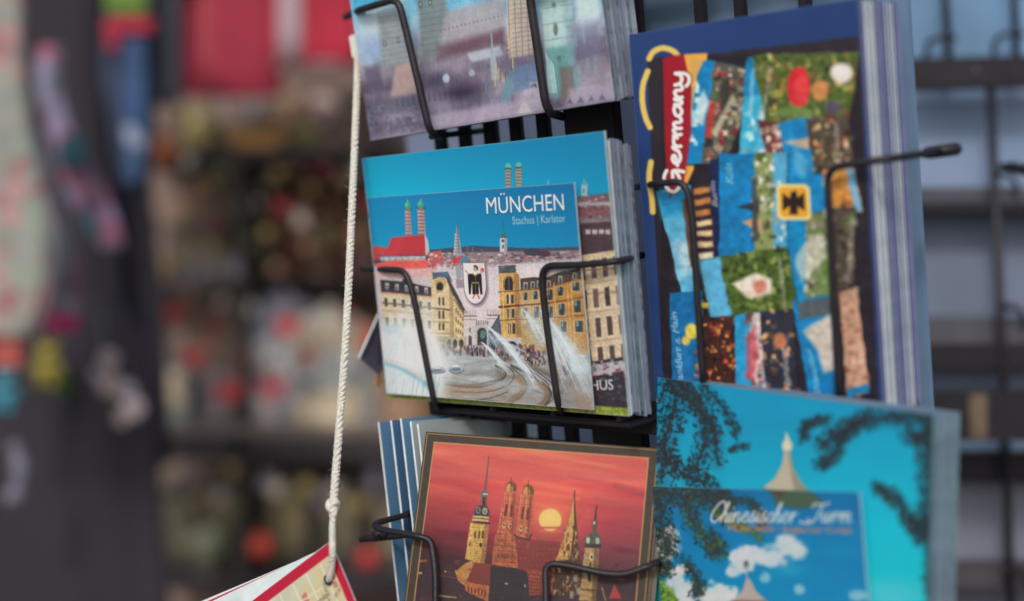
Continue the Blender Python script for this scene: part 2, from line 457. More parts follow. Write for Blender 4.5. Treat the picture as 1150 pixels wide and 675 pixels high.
# ================================================================== the pictures
def paint_munS():
    c = Canvas(munS, 420, 400, (20, 135, 180)); U, V = c.U, c.V
    t = np.clip((V - 205) / 85, 0, 1)[..., None]; l = np.clip((640 - U) / 230, 0, 1)[..., None]
    c.A[:] = np.array([0, 116, 172]) * (1 - t) + np.array([16, 148, 196]) * t + l * np.array([6, 20, 20])
    # distant woods and the town's roofs
    c.poly([(415, 284), (490, 280), (530, 276), (600, 279), (650, 277), (655, 310), (415, 310)], (74, 82, 100))
    c.poly([(490, 284), (655, 281), (655, 302), (490, 304)], (150, 130, 135))
    g = np.random.default_rng(3)
    c.speck(488, 282, 652, 300, 330, [(190, 90, 90), (205, 200, 205), (120, 110, 125), (160, 120, 110), (70, 74, 92), (225, 220, 218), (92, 120, 145)], (1.2, 3.6), .6, .9, g)
    c.speck(570, 286, 652, 298, 60, [(120, 80, 85), (70, 62, 74), (196, 180, 180)], (2, 5), .4, .8, g)
    c.disc(598, 283, 10, 4.5, (72, 70, 88)); c.disc(612, 285, 7, 3.5, (88, 62, 76))
    for u, h in [(541, 8), (548, 5), (585, 5), (621, 6), (637, 4), (495, 10), (503, 6), (525, 12), (531, 10)]:
        c.line([(u, 288), (u, 288 - h)], 1.2, (120, 118, 130), .9)
    c.poly([(570, 297), (655, 290), (655, 306), (570, 306)], (198, 205, 212), .8, 3)
    # pale haze above the square
    c.poly([(413, 298), (530, 298), (655, 298), (660, 420), (430, 420)], (205, 196, 200), 1, 5)
    c.blob(620, 305, 40, 9, (232, 222, 222), .8); c.blob(470, 312, 40, 9, (205, 190, 195), .7); c.blob(540, 330, 40, 26, (226, 214, 218), .8)
    # minster: two brick towers with copper caps, red roofs
    for (x0, x1, y0) in ((454.5, 461.5, 234), (468.5, 477, 233)):
        c.poly([(x0, y0), (x1 - .8, y0), (x1 + 1, 266), (x0 + 1.5, 266)], (186, 158, 158))
        for k in range(8):
            y = y0 + 2 + k * 3.9
            c.rect(x0 + .4, y, x1, y + 1.2, (112, 84, 96), .85); c.rect(x0 + 1, y + 1.4, x0 + 2.6, y + 3, (230, 214, 206), .8)
        c.rect(x0 - .3, y0 - .8, x1 + .2, y0 + 1.4, (78, 88, 84)); m = (x0 + x1) / 2 - .3
        c.disc(m, y0 - 3, 3.9, 4.6, (60, 168, 142)); c.disc(m - 1, y0 - 4, 1.6, 2.4, (120, 206, 180), .8); c.line([(m, y0 - 7), (m, y0 - 9.5)], .9, (200, 190, 130))
    c.poly([(413, 280), (424, 276), (437, 279), (432, 291), (413, 293)], (204, 84, 82))
    c.poly([(431, 287), (440, 266.5), (476.5, 263.5), (478.5, 288)], (206, 70, 78)); c.poly([(455, 266), (476.5, 263.5), (478.5, 288), (450, 288)], (190, 60, 72), .5, 3)
    c.poly([(477, 262), (480.5, 270), (483, 288), (478, 288)], (205, 200, 205))
    c.poly([(427, 287.5), (478, 287), (478, 293), (428, 293)], (196, 200, 206)); c.line([(427, 287.6), (481, 287)], 1.4, (70, 80, 98))
    for k in range(7): c.rect(430 + k * 7, 289, 431.4 + k * 7, 293, (120, 130, 150), .7)
    c.poly([(421, 296), (445, 291.5), (486, 291), (488, 302), (424, 303)], (222, 106, 100)); c.poly([(445, 292), (478, 290.5), (478, 293), (446, 294)], (235, 150, 140), .7)
    c.poly([(424, 302.5), (490, 301), (488, 310), (425, 312)], (228, 160, 152), .6, 4)
    c.poly([(480, 284), (494, 281), (500, 292), (484, 299)], (200, 100, 100)); c.speck(480, 285, 525, 302, 90, [(205, 90, 90), (225, 222, 225), (96, 112, 132), (180, 170, 176)], (1.5, 3.5), .8, .9, g)
    # town hall spire, St Peter
    c.poly([(513.2, 249), (519, 287), (508.8, 287)], (170, 176, 184)); c.line([(513.2, 250), (515.8, 286)], 1, (90, 100, 120), .9); c.line([(511.6, 262), (510.4, 286)], 1, (228, 226, 224), .9)
    for k in range(7): c.line([(511.2 - k * .3, 262 + k * 3.5), (515.5 + k * .4, 262 + k * 3.5)], .8, (104, 110, 126), .7)
    c.line([(565.4, 250), (565.4, 258)], .9, (66, 110, 120)); c.disc(565.4, 261, 1.7, 2.4, (70, 140, 134)); c.rect(563, 262, 568, 267, (66, 120, 124))
    c.rect(561.4, 266.5, 569.4, 283, (208, 212, 214)); c.rect(566.4, 266.5, 569.4, 283, (158, 168, 180)); c.disc(564.8, 270.5, 1.6, 1.7, (84, 92, 104)); c.rect(563.8, 275, 566, 279, (110, 116, 130)); c.rect(560.6, 265.8, 570, 267.4, (92, 110, 122))
    c.poly([(508, 290), (520, 287.5), (519, 298), (509, 299)], (204, 74, 78)); c.poly([(517, 290), (526, 287.5), (523, 297), (516, 297)], (60, 150, 180), .9)
    # left row of houses
    c.facade([(428, 327), (487, 333), (487, 395), (432, 392)], 6, 3, (214, 194, 160), (92, 88, 84), (.3, .32), (236, 222, 192), (150, 122, 98))
    c.poly([(427, 314), (452, 316), (452, 313), (458, 314), (458, 317), (486, 323), (487, 333), (428, 327.5)], (74, 70, 80))
    for k in range(5): u = 433 + k * 11; c.rect(u, 318 + k * 1.2, u + 3.5, 325 + k * 1.2, (206, 200, 196)); c.rect(u + .8, 320 + k * 1.2, u + 2.6, 325 + k * 1.2, (88, 92, 106))
    c.line([(428, 328), (487, 333.5)], 1.3, (186, 110, 84), .8); c.line([(430, 340), (487, 346)], 1.8, (118, 92, 80))
    c.poly([(484, 307), (503, 306), (509, 322), (512, 396), (486, 396)], (220, 198, 150)); c.poly([(485, 306), (503, 305), (509, 318), (500, 312), (494, 311), (486, 314)], (96, 116, 138))
    c.disc(494.5, 317.5, 7, 5.5, (206, 178, 128)); c.disc(494, 322, 4.4, 5.5, (120, 92, 70)); c.disc(494, 323, 3.2, 5, (66, 60, 66)); c.rect(490, 326, 498, 328.5, (190, 160, 116))
    for (v0, v1) in ((334, 343), (349, 358), (363, 371)):
        for u in (492.5, 496.8): c.rect(u, v0, u + 2.2, v1, (78, 70, 66))
        c.line([(486, v1 + 3), (511, v1 + 4.5)], 1.2, (150, 118, 84), .9)
    c.line([(486, 346), (511, 349)], 1.8, (128, 92, 70)); c.poly([(504, 318), (509, 322), (512, 396), (506, 396)], (178, 150, 110), .8)
    c.poly([(499, 311), (508, 326), (523, 351), (525, 394), (510, 394), (509, 330)], (216, 196, 142))
    c.poly([(500, 310), (506, 316), (524, 351), (521, 352), (508, 330)], (92, 84, 86)); c.line([(510, 336), (524, 358)], 1.3, (142, 112, 84)); 
    for k in range(5):
        for j in range(3): c.rect(511.5 + k * 2.5, 346 + k * 3.2 + j * 11 - k * j * .8, 512.9 + k * 2.5, 351 + k * 3 + j * 11 - k * j * .8, (120, 96, 76), .9)
    # the gate: two crenellated towers, three arches
    for (u0, u1, v0) in ((521, 535, 349), (547, 561, 348)):
        c.rect(u0, v0 + 4, u1, 392, (208, 200, 198))
        for k in range(5): c.rect(u0 + k * 3, v0, u0 + k * 3 + 1.7, v0 + 5, (192, 180, 172))
        c.line([(u0, v0 + 6), (u1, v0 + 6)], 1.4, (122, 112, 110)); c.line([(u0, v0 + 10), (u1, v0 + 10)], .9, (150, 140, 138))
    c.rect(534, 363, 549, 392, (190, 182, 180))
    for k in range(6): c.rect(534.5 + k * 2.5, 360, 536 + k * 2.5, 365, (146, 134, 132))
    c.disc(541.5, 374, 5.5, 6, (70, 70, 78)); c.rect(536.2, 374, 546.8, 388, (70, 74, 80)); c.disc(542, 376, 3, 4.5, (104, 150, 128), .8); c.disc(528, 381, 2, 4.4, (92, 88, 92)); c.rect(526, 381, 530, 388, (92, 88, 92)); c.rect(527, 368, 528.6, 373, (110, 104, 106))
    c.poly([(548, 374), (561, 353), (565, 392), (549, 392)], (94, 106, 122)); c.line([(548, 374), (561, 354)], 1, (66, 74, 88))
    # right tower and long yellow range
    c.poly([(559.5, 299), (579, 297.5), (579.5, 307), (560, 308)], (92, 98, 108)); c.speck(560, 299, 579, 306, 30, [(70, 76, 86), (124, 128, 136)], (1, 2), 1, .8, g)
    c.poly([(560, 307), (581, 306), (585, 392), (564, 394)], (214, 170, 98)); c.poly([(577, 307), (583, 308), (586, 392), (580, 392)], (170, 126, 72), .9)
    c.disc(571, 318, 6.5, 8.5, (176, 132, 76)); c.disc(571.3, 318, 4.6, 7, (62, 64, 72)); c.rect(566.8, 318, 576, 326, (62, 64, 72)); c.line([(571.4, 312), (571.6, 326)], .8, (120, 120, 120))
    for (v0, v1) in ((331, 341), (347, 357), (363, 375)):
        for u in (569, 574): c.rect(u + (v0 - 331) * .05, v0, u + 3 + (v0 - 331) * .05, v1, (70, 78, 88)); 
        c.line([(571.8, v0), (572.2, v1)], .9, (220, 214, 200))
    c.line([(560, 328), (582, 326.5)], 1.3, (140, 100, 64)); c.line([(561, 345), (584, 343)], 2.4, (112, 74, 62)); c.line([(562, 360), (584, 358.5)], 1.2, (138, 100, 64)); c.line([(564, 309), (567, 392)], 1, (238, 206, 140), .8)
    c.rect(564, 379, 586, 395, (190, 186, 184)); c.disc(575, 390, 6.5, 7, (72, 66, 70)); c.rect(568.5, 390, 581.5, 398, (70, 64, 68))
    c.poly([(584, 325), (611, 323), (653, 312), (662, 398), (586, 398)], (188, 140, 78)); c.poly([(584, 325), (611, 323), (611, 398), (586, 398)], (196, 168, 116), .8)
    c.poly([(584, 313), (600, 311), (612, 312), (630, 305), (652, 301), (653, 313), (612, 324), (585, 326)], (92, 80, 76))
    for (u, v) in ((588, 317), (596, 316), (603, 315), (614, 315), (627, 310), (643, 306)): c.rect(u, v, u + 4.6, v + 8, (176, 168, 160)); c.rect(u + 1, v + 1.5, u + 3.7, v + 7.5, (70, 84, 98))
    c.line([(584, 326), (611, 324), (654, 313)], 1.5, (150, 104, 66)); c.line([(585, 343), (611, 341), (656, 334)], 2, (128, 84, 58)); c.line([(586, 359), (658, 354)], 1.3, (134, 92, 60))
    for (u, w, v0, v1, d) in ((588, 4.5, 329, 337, 0), (599, 5, 327, 336, 0), (615, 6, 325, 337, 0), (626, 6.5, 322, 332, 0), (643, 8, 317, 327, 0), (588, 4.5, 346, 354, 0), (600, 5.5, 344, 357, 0), (615, 6, 344, 357, 0), (627.5, 7, 341, 354, 0), (644.5, 8, 337, 351, 0), (616, 6, 362, 374, 0), (629.5, 7, 361, 373, 0), (646, 9, 360, 373, 0)):
        c.rect(u - .9, v0 - 1, u + w + .9, v1 + 1.4, (212, 172, 112)); c.rect(u, v0, u + w, v1, (74, 88, 92)); c.rect(u + w * .15, v0, u + w * .45, v0 + (v1 - v0) * .5, (140, 172, 172), .7); c.line([(u + w / 2, v0), (u + w / 2, v1)], .8, (52, 50, 52))
    for u in (622, 637, 641): c.line([(u, 318), (u + 5, 392)], 1.2, (222, 176, 102), .8)
    c.rect(606, 300, 640, 306, (132, 156, 178), .5, 3)
    # the square: wet road, crowd, rails, fountain
    c.poly([(430, 392), (520, 392), (600, 396), (660, 402), (668, 470), (430, 470)], (158, 160, 158), 1, 4)
    n = fbm(U / 9, V / 2.0, 4, 1); n2 = fbm(U / 26 + 5, V / 5, 3, 2); k = np.clip((V - 392) / 6, 0, 1)[..., None]
    c.A += k * ((n[..., None] - .5) * np.array([44, 46, 46]) + (n2[..., None] - .5) * np.array([34, 58, 74]))
    c.rect(490, 378, 524, 393, (186, 168, 140), .8)
    for u in (497, 504, 511, 518): c.disc(u, 386, 2.6, 5, (70, 62, 60)); 
    c.blob(497, 383, 6, 5, (104, 96, 50), .8)
    g = np.random.default_rng(11)
    cr = [(62, 60, 70), (86, 70, 66), (72, 104, 132), (150, 110, 96), (52, 50, 58), (184, 170, 158), (150, 60, 62)]
    c.speck(494, 389, 560, 399, 170, cr, (1, 2.2), 2.2, .95, g); c.speck(556, 388, 600, 404, 190, cr, (1, 2.6), 2.2, .95, g); c.speck(585, 395, 612, 410, 90, cr, (1.2, 2.6), 2, .95, g); c.speck(618, 398, 640, 420, 70, cr + [(205, 150, 90)], (1.4, 3), 1.8, .95, g)
    rail = lambda q, w=1.0: c.line([tuple(z)[:2] for z in smooth_path([(a, b, 0) for a, b in q], 8)], w, (66, 64, 68), .85, 1)
    for q in ([(500, 432), (535, 435), (560, 428), (566, 418), (556, 410)], [(512, 440), (548, 440), (572, 431), (577, 419), (566, 409)], [(566, 458), (588, 442), (590, 428), (574, 412)], [(602, 458), (616, 444), (614, 430), (592, 414)], [(610, 458), (622, 446), (620, 431), (598, 414)], [(520, 452), (550, 447), (570, 440)]): rail(q)
    c.line([(560, 403), (580, 404), (610, 418), (640, 432)], 5, (112, 96, 82), .7, 4)
    for p, w in (([(540, 431), (565, 425), (567, 416), (557, 411)], 2.2), ([(541, 431), (562, 434), (572, 440)], 0), ([(574, 410), (600, 424), (617, 438), (617, 448), (609, 458)], 2.6), ([(566, 456), (586, 441), (588, 430), (580, 420)], 0)):
        if w: c.line([tuple(q)[:2] for q in smooth_path([(a, b, 0) for a, b in p], 6)], w, (58, 56, 58), .75, 1.4)
    sp = lambda p: [tuple(q)[:2] for q in smooth_path([(a, b, 0) for a, b in p], 6)]
    c.line(sp([(566, 457), (584, 443), (588, 433), (582, 424)]), 7, (146, 122, 96), .75, 3)
    c.line(sp([(606, 456), (614, 446), (613, 438), (603, 428)]), 6, (140, 116, 90), .8, 3)
    c.line(sp([(500, 431), (540, 433), (563, 424), (560, 416)]), 5, (128, 112, 96), .55, 3)
    c.line(sp([(455, 428), (500, 424), (540, 430), (590, 436), (640, 452)]), 2, (116, 118, 116), .6, 2)
    c.blob(520, 440, 40, 7, (176, 134, 98), .55); c.blob(480, 441, 14, 4, (196, 126, 84), .5)
    c.rect(636, 418, 664, 436, (96, 82, 74), .6, 5); c.poly([(622, 420), (664, 434), (666, 470), (628, 470)], (138, 138, 142), .55, 8); c.poly([(642, 436), (666, 440), (668, 470), (650, 470)], (156, 130, 108), .6, 8)
    def jet(p0, p1, spread, nn, al, drop=0., wid=.7):
        # one fountain arm: many fine threads of water fanning out from the nozzle
        for _ in range(nn):
            s_ = g.normal(0, 1); x1 = p1[0] + s_ * spread * .9; y1 = p1[1] + g.normal(0, .5) * spread + drop; t0 = g.uniform(0, .55); t1 = min(1., t0 + g.uniform(.25, .6))
            q = lambda t: (p0[0] + (x1 - p0[0]) * t + s_ * spread * .12 * math.sin(3.14 * t), p0[1] + (y1 - p0[1]) * t ** 1.25)
            c.line([q(t0), q((t0 + t1) / 2), q(t1)], g.uniform(.5, 1.2) * wid, [(226, 236, 238), (206, 222, 230), (178, 204, 218)][g.integers(3)], al * g.uniform(.4, 1), 1.0)
    for k in range(9):
        t = k / 8; c.blob(606 + t * 58, 352 + t * 76, 9 + 7 * t, 13 + 6 * t, (200, 214, 222), .36, 1, .5)
    for k in range(5):
        t = k / 4; c.blob(590 + t * 20, 352 + t * 32, 9, 9, (176, 194, 206), .4)
    for k in range(6):
        t = k / 5; c.blob(548 + t * 50, 370 + t * 58, 4 + 4 * t, 5, (190, 212, 222), .42, 1, .8); c.blob(541 + t * 26, 388 + t * 28, 3 + 3 * t, 4, (196, 214, 222), .36, 1, .8)
    jet((606, 348), (660, 440), 9, 190, .55); jet((586, 346), (618, 398), 7, 80, .4); jet((614, 366), (634, 432), 5, 60, .45); jet((543, 364), (602, 430), 4, 90, .7); jet((540, 384), (570, 418), 3, 60, .6); jet((546, 372), (560, 396), 4, 40, .4); jet((556, 380), (596, 400), 4, 30, .35)
    for k in range(5): c.blob(520 + k * 18, 424 + 3 * k, 16, 3.4, (204, 216, 220), .35)
    c.poly([(422, 370), (446, 357), (480, 362), (499, 384), (505, 412), (496, 452), (430, 470)], (226, 234, 234), .97, 20); c.blob(470, 350, 22, 14, (220, 228, 230), .6); c.blob(508, 398, 14, 16, (212, 222, 224), .45)
    c.poly([(428, 412), (494, 418), (492, 455), (430, 470)], (196, 214, 220), .7, 10)
    for i in range(46):
        u = 432 + i * 1.3 + g.uniform(-.8, .8); v = 426 + g.uniform(-8, 9)
        c.line([(u + 2.4, v), (u - 1, 447)], g.uniform(.4, 1.1), (240, 244, 244) if i % 3 else (150, 172, 182), .75)
    jet((452, 372), (446, 420), 14, 90, .5); jet((470, 366), (486, 420), 10, 70, .45)
    c.line(sp([(432, 404), (452, 410), (475, 424), (490, 437)]), 3.4, (232, 192, 178), .5, 3); c.line(sp([(432, 408), (452, 415), (475, 429), (488, 440)]), 4, (120, 188, 206), .7, 3)
    c.blob(440, 370, 12, 7, (176, 202, 214), .7); c.blob(482, 432, 8, 4, (96, 166, 190), .6)
    for (u, v, a, b) in ((492, 415, 8, 3.4), (512.5, 413.5, 8, 5)):
        c.disc(u, v + 1.5, a + .5, b, (98, 92, 86), .7); c.disc(u, v, a, b, (176, 188, 194)); c.disc(u - .5, v + b * .3, a * .75, b * .45, (96, 128, 148), .8); c.disc(u - 1, v - b * .5, a * .55, b * .25, (236, 240, 240), .9)
    mk = np.clip((V - 279) / 8, 0, 1); mk = mk * np.clip((240 - c.A.mean(-1)) / 60, .12, 1); mk = mk * np.where(V > 394, .45, 1.); c.warp(.35, 4, 2); c.grit(.2, 1.3, 6, mk, 1); lum = c.A.mean(-1, keepdims=True); c.A[:] = np.where((V > 300)[..., None], lum + (c.A - lum) * .84, c.A); c.A[:] = np.where((V > 296)[..., None], 132 + (c.A - 132) * 1.16, c.A)
    # the city's shield with the monk
    sh = [(519, 294.5), (544.5, 294.5), (546.5, 318)] + [(533.6 + 13 * math.cos(a), 322 + 20 * math.sin(a)) for a in np.linspace(0, math.pi, 14)] + [(520, 316)]
    c.poly([(a + 2, b + 2.5) for a, b in sh], (112, 84, 98), .75, 4); c.poly(sh, (122, 116, 122)); cx, cy = 533, 316
    c.poly([(cx + (a - cx) * .93, cy + (b - cy) * .955) for a, b in sh], (240, 236, 234)); c.poly([(534, 296), (543.5, 296), (545.5, 320), (543, 332), (536, 340)], (214, 210, 214), .55, 4)
    blk = (44, 40, 46)
    c.poly([(525, 307), (530, 307.5), (533.5, 309), (537, 307.5), (540.5, 307), (542, 330.5), (539.5, 331), (537.6, 316), (537.8, 330), (530.6, 331), (530, 316), (528.8, 330.5), (526.6, 330.5)], blk)
    c.disc(533.6, 301.8, 2.2, 3, (206, 160, 136)); c.poly([(531.4, 298.5), (534, 297.6), (536.8, 299.8), (536.8, 304), (535.4, 303), (534.6, 300), (532, 300)], (74, 52, 46))
    c.line([(531, 306.8), (533.6, 309.6), (536.6, 307)], 1.1, (216, 176, 92)); c.line([(530.8, 317.6), (537.4, 317.6)], 1, (206, 166, 86)); c.line([(534, 310), (534.3, 330)], .8, (120, 100, 74))
    c.disc(541.6, 303.5, 2, 2.6, (212, 70, 84)); c.line([(540, 307), (541.4, 304)], 1.4, (212, 160, 140)); c.line([(526.4, 308), (522.5, 303.6)], 1.5, (206, 166, 146))
    c.line([(533, 331), (531.2, 335)], 1.4, (206, 70, 80)); c.line([(536, 331), (538.4, 335)], 1.4, (206, 70, 80))
    c.poly([(511, 296), (518, 295), (519, 312), (513, 315)], (150, 160, 174), .8, 2); c.poly([(512, 314), (520, 314), (521, 323), (513, 324)], (132, 118, 132), .7, 2)
    for k in range(3): c.rect(549, 312 + k * 4, 552.5, 314.6 + k * 4, (232, 226, 228), .8)
    # lettering
    c.text('MÜNCHEN', (547.4, 241.4), (634, 237.0), (-1.2, -19.6), (30, 70, 96), .5, .036, 0, 3)
    c.text('MÜNCHEN', (546.6, 240.2), (633.6, 235.8), (-1.2, -19.4), (244, 245, 242), 1, .055)
    c.text('Stachus | Karlstor', (575.6, 252), (635, 249.2), (-.5, -9.2), (178, 205, 212), 1, -.004)
    # paper edge and print grain
    e = np.minimum(munS.w / 2 - np.abs(c.X), munS.h / 2 - np.abs(c.Z))
    c.A[:] = np.where((e < .0005)[..., None], c.A * .45 + np.array([178, 184, 186]) * .55, c.A)
    c.A += (RNG.random(c.A.shape[:2])[..., None] - .5) * 7
    return c

def paint_munL():
    c = Canvas(munL, 400, 360, (20, 140, 180)); U, V = c.U, c.V
    t = np.clip((V - 150) / 90, 0, 1)[..., None]; l = np.clip((660 - U) / 250, 0, 1)[..., None]
    c.A[:] = np.array([2, 134, 184]) * (1 - t) + np.array([10, 162, 202]) * t + l * (np.array([2, 12, 10]) + t * np.array([8, 26, 18]))
    g = np.random.default_rng(5)
    for (x0, x1, y0) in ((567.5, 573.5, 189), (579, 585.5, 188)):
        c.rect(x0, y0, x1, 215, (176, 162, 140))
        for k in range(6): c.rect(x0, y0 + 3 + k * 3.6, x1, y0 + 4.4 + k * 3.6, (104, 92, 92), .85)
        c.disc((x0 + x1) / 2, y0 - 2, 3.4, 4, (96, 190, 178)); c.rect(x0 - .4, y0 - .5, x1 + .4, y0 + 1.4, (70, 92, 96))
    c.line([(615, 202), (615.2, 208)], 1, (170, 200, 206)); c.line([(655, 201), (655.4, 206)], 1.2, (130, 190, 200)); c.rect(652.4, 206, 658.6, 221, (168, 190, 198)); c.disc(655.5, 206, 2.4, 2.6, (96, 160, 170)); c.rect(654, 212, 656, 217, (92, 120, 132))
    # right-hand strip: roofs, dark house, pale house fronts, shop awnings
    c.poly([(640, 222), (660, 219), (692, 216), (697, 262), (640, 262)], (118, 96, 104), 1, 2)
    c.speck(640, 219, 694, 246, 170, [(150, 90, 90), (196, 180, 182), (84, 76, 90), (120, 104, 112), (60, 58, 70), (208, 202, 202)], (1.6, 5), .45, .9, g)
    c.rect(640, 227, 692, 231, (196, 188, 190), .7, 2); c.rect(640, 235, 694, 241, (140, 82, 84), .7, 2); c.rect(640, 246, 694, 251, (150, 146, 156), .6, 2)
    c.poly([(640, 252), (695, 248), (698, 292), (640, 296)], (80, 66, 72), 1, 2)
    c.rect(655, 258, 684, 263, (214, 208, 204), .9, 2)
    for k in range(4): c.rect(655 + k * 7.4, 257, 657 + k * 7.4, 264, (84, 70, 74))
    c.facade([(646, 288), (696, 280), (708, 412), (655, 418)], 4, 4, (214, 196, 164), (92, 76, 76), (.27, .2), (226, 210, 184), (150, 122, 106))
    for v in (299, 303, 330): c.line([(640, v + 2), (700, v - 3)], 2.2 if v == 303 else 1.4, (120, 96, 90), .8)
    c.poly([(638, 290), (651, 289), (668, 470), (640, 470)], (58, 50, 56), .85, 3)
    c.poly([(652, 408), (706, 400), (710, 460), (658, 464)], (62, 58, 68)); c.poly([(656, 411), (702, 405), (704, 416), (660, 424)], (186, 184, 190)); c.speck(656, 405, 704, 424, 40, [(150, 52, 62), (92, 88, 100), (220, 218, 220)], (2, 4), .8, .9, g)
    c.speck(658, 424, 704, 456, 60, [(50, 46, 54), (96, 112, 128), (80, 74, 84)], (2, 5), .8, .8, g)
    c.warp(.5, 6, 1); c.grit(.2, 1.8, 8, np.clip((V - 218) / 8, 0, 1), 2)
    c.text('STACHUS', (630, 439.5), (688, 437.6), (-.8, -12), (232, 232, 230), 1, .012)
    # left sliver: street edge of the same view
    c.poly([(405, 232), (420, 232), (436, 450), (424, 452)], (186, 176, 160), 1, 2); c.rect(408, 226, 420, 242, (190, 86, 88)); c.speck(408, 240, 432, 446, 160, [(62, 76, 62), (210, 196, 164), (120, 104, 92), (86, 96, 92), (54, 52, 56)], (2, 5), 1.3, .95, g)
    # lawn along the bottom
    z = (c.Z + munL.h / 2); k = np.clip((.0042 - z) / .0008, 0, 1); n = fbm(U / 2, V / 3, 3, 4)[..., None]
    lawn = np.array([140, 158, 66]) * (.66 + .7 * n); c.A[:] = c.A * (1 - k[..., None]) + lawn * k[..., None]
    e = np.minimum(munL.w / 2 - np.abs(c.X), munL.h / 2 - np.abs(c.Z))
    c.A[:] = np.where((e < .0006)[..., None], c.A * .6 + np.array([165, 178, 176]) * .4, c.A)
    c.A += (RNG.random(c.A.shape[:2])[..., None] - .5) * 7
    return c

def paint_sun():
    c = Canvas(sunC, 420, 560, (200, 80, 85)); U, V = c.U, c.V
    t = np.clip((V - 497) / 165, 0, 1)
    a = np.array([[224, 108, 92], [212, 90, 88], [164, 64, 76], [98, 52, 64], [66, 46, 56]], float)
    for ch in range(3): c.A[..., ch] = np.interp(t, [0, .3, .6, .82, 1], a[:, ch])
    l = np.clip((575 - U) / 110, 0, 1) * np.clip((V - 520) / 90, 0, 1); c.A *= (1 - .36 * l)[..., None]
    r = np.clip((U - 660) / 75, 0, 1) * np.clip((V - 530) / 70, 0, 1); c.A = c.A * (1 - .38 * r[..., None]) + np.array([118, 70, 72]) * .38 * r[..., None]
    n = fbm(U / 90 + V / 60, (V - .16 * U) / 11, 4, 0); hi = np.clip((n - .52) * 1.8, 0, 1) * np.clip(1.25 - t * 1.7, 0, 1)
    c.A += hi[..., None] * np.array([22, 44, 20]); lo = np.clip((.47 - n) * 3, 0, 1); c.A -= lo[..., None] * np.array([22, 16, 8])
    for (p, w, al) in (([(566, 500), (610, 508), (650, 518), (690, 524)], 5, .6), ([(590, 540), (625, 547), (650, 552)], 9, .55), ([(600, 553), (628, 557), (650, 560)], 6, .75), ([(600, 566), (622, 569), (640, 571)], 4, .7), ([(640, 506), (665, 512)], 3, .4), ([(490, 512), (520, 520), (560, 528)], 2, .3), ([(486, 545), (520, 553), (540, 560)], 2, .3)):
        c.line(p, w * .25, (230, 150, 100), al, w)
    c.line([(690, 545), (715, 552), (731, 556)], 3, (134, 72, 76), .55, 7); c.line([(668, 560), (705, 570), (730, 574)], 3, (150, 78, 80), .5, 9); c.line([(640, 535), (690, 546)], 2, (176, 72, 84), .5, 6)
    c.blob(618, 574, 46, 34, (232, 110, 92), .6); c.blob(618, 584, 24, 22, (240, 140, 100), .55)
    c.disc(618, 584, 12.5, 12.5, (236, 196, 108), 1, 28, 2); c.rect(604, 591.4, 634, 594, (204, 90, 90), .95, 1.2); c.line([(607, 596.5), (630, 597)], 3, (214, 128, 92), .6, 2)
    c.blob(617, 580, 9, 7, (244, 214, 134), .7)
    g = np.random.default_rng(2)
    # dusk city at the bottom
    c.poly([(452, 622), (478, 620), (505, 632), (560, 650), (640, 650), (700, 645), (740, 650), (740, 1000), (430, 1000)], (66, 50, 56), .95, 9)
    c.speck(460, 630, 735, 720, 120, [(50, 44, 52), (92, 58, 58), (118, 74, 62), (60, 46, 54)], (3, 8), .6, .7, g)
    # nave
    c.poly([(575, 603), (600, 606), (629, 609), (626, 640), (618, 668), (575, 668)], (150, 72, 66)); 
    for k in range(5): c.line([(576, 610 + k * 6.5), (630, 614 + k * 6.5)], 1, (104, 52, 56), .7)
    c.speck(578, 608, 626, 640, 60, [(120, 58, 58), (176, 92, 78)], (1, 2), 1, .8, g); c.poly([(590, 640), (626, 643), (622, 668), (592, 668)], (176, 92, 76), .9)
    for k in range(6): c.line([(592, 645 + k * 4), (624, 648 + k * 4)], 1, (100, 52, 54), .8)
    c.poly([(556, 600), (578, 600), (582, 640), (552, 634)], (190, 112, 80))
    # the two towers
    for (q, dm) in (([(567, 553), (580.5, 553.5), (577.4, 601), (558.6, 598)], (574, 548, 6.8, 7.6)), ([(585, 556), (598.8, 557), (595, 606), (579, 601)], (593.4, 551.5, 6.6, 7.4))):
        q = np.array(q); c.poly(q, (200, 116, 86)); b = lambda x, y: tuple((q[0] * (1 - x) + q[1] * x) * (1 - y) + (q[3] * (1 - x) + q[2] * x) * y)
        for j in range(7): c.line([b(0, .08 + j * .14), b(1, .08 + j * .14)], .8, (146, 74, 64), .75)
        for x in (.22, .62): c.poly([b(x, .28), b(x + .16, .28), b(x + .16, .58), b(x, .58)], (116, 58, 56)); c.disc(*b(x + .1, .8), 1.7, 3, (236, 206, 160)); c.disc(*b(x + .1, .8), .9, 1.9, (58, 42, 46))
        for x in (.02, .48, .96): c.line([b(x, 0), b(x, 1)], 1, (232, 160, 116), .7)
        u, v, ru, rv = dm; c.disc(u, v, ru, rv, (128, 88, 58)); c.disc(u - 2, v + 1, ru * .55, rv * .75, (206, 152, 92), .9); c.rect(u - ru, v + 4, u + ru, v + 8, (190, 116, 84)); c.line([(u, v - rv), (u, v + 4)], 1, (92, 62, 50)); c.line([(u + 3.6, v - 4), (u + 4.2, v + 4)], 1, (84, 60, 52), .8); c.line([(u, v - rv - 4), (u, v - rv)], .8, (92, 60, 60))
    c.line([(578, 601), (582, 604), (594, 606), (597, 600)], 2, (80, 52, 56), .9); c.speck(556, 556, 600, 632, 110, [(160, 84, 68), (222, 150, 108), (130, 66, 60)], (.8, 1.8), 1, .6, g)
    for j in range(5): c.line([(555, 606 + j * 6), (581, 608 + j * 6)], .9, (142, 76, 62), .8)
    # St Peter
    c.poly([(528.4, 586), (549.4, 588), (544.6, 632), (522.4, 628)], (218, 178, 102)); c.poly([(544.5, 587.5), (549.4, 588), (544.6, 632), (540, 630)], (168, 124, 76), .9)
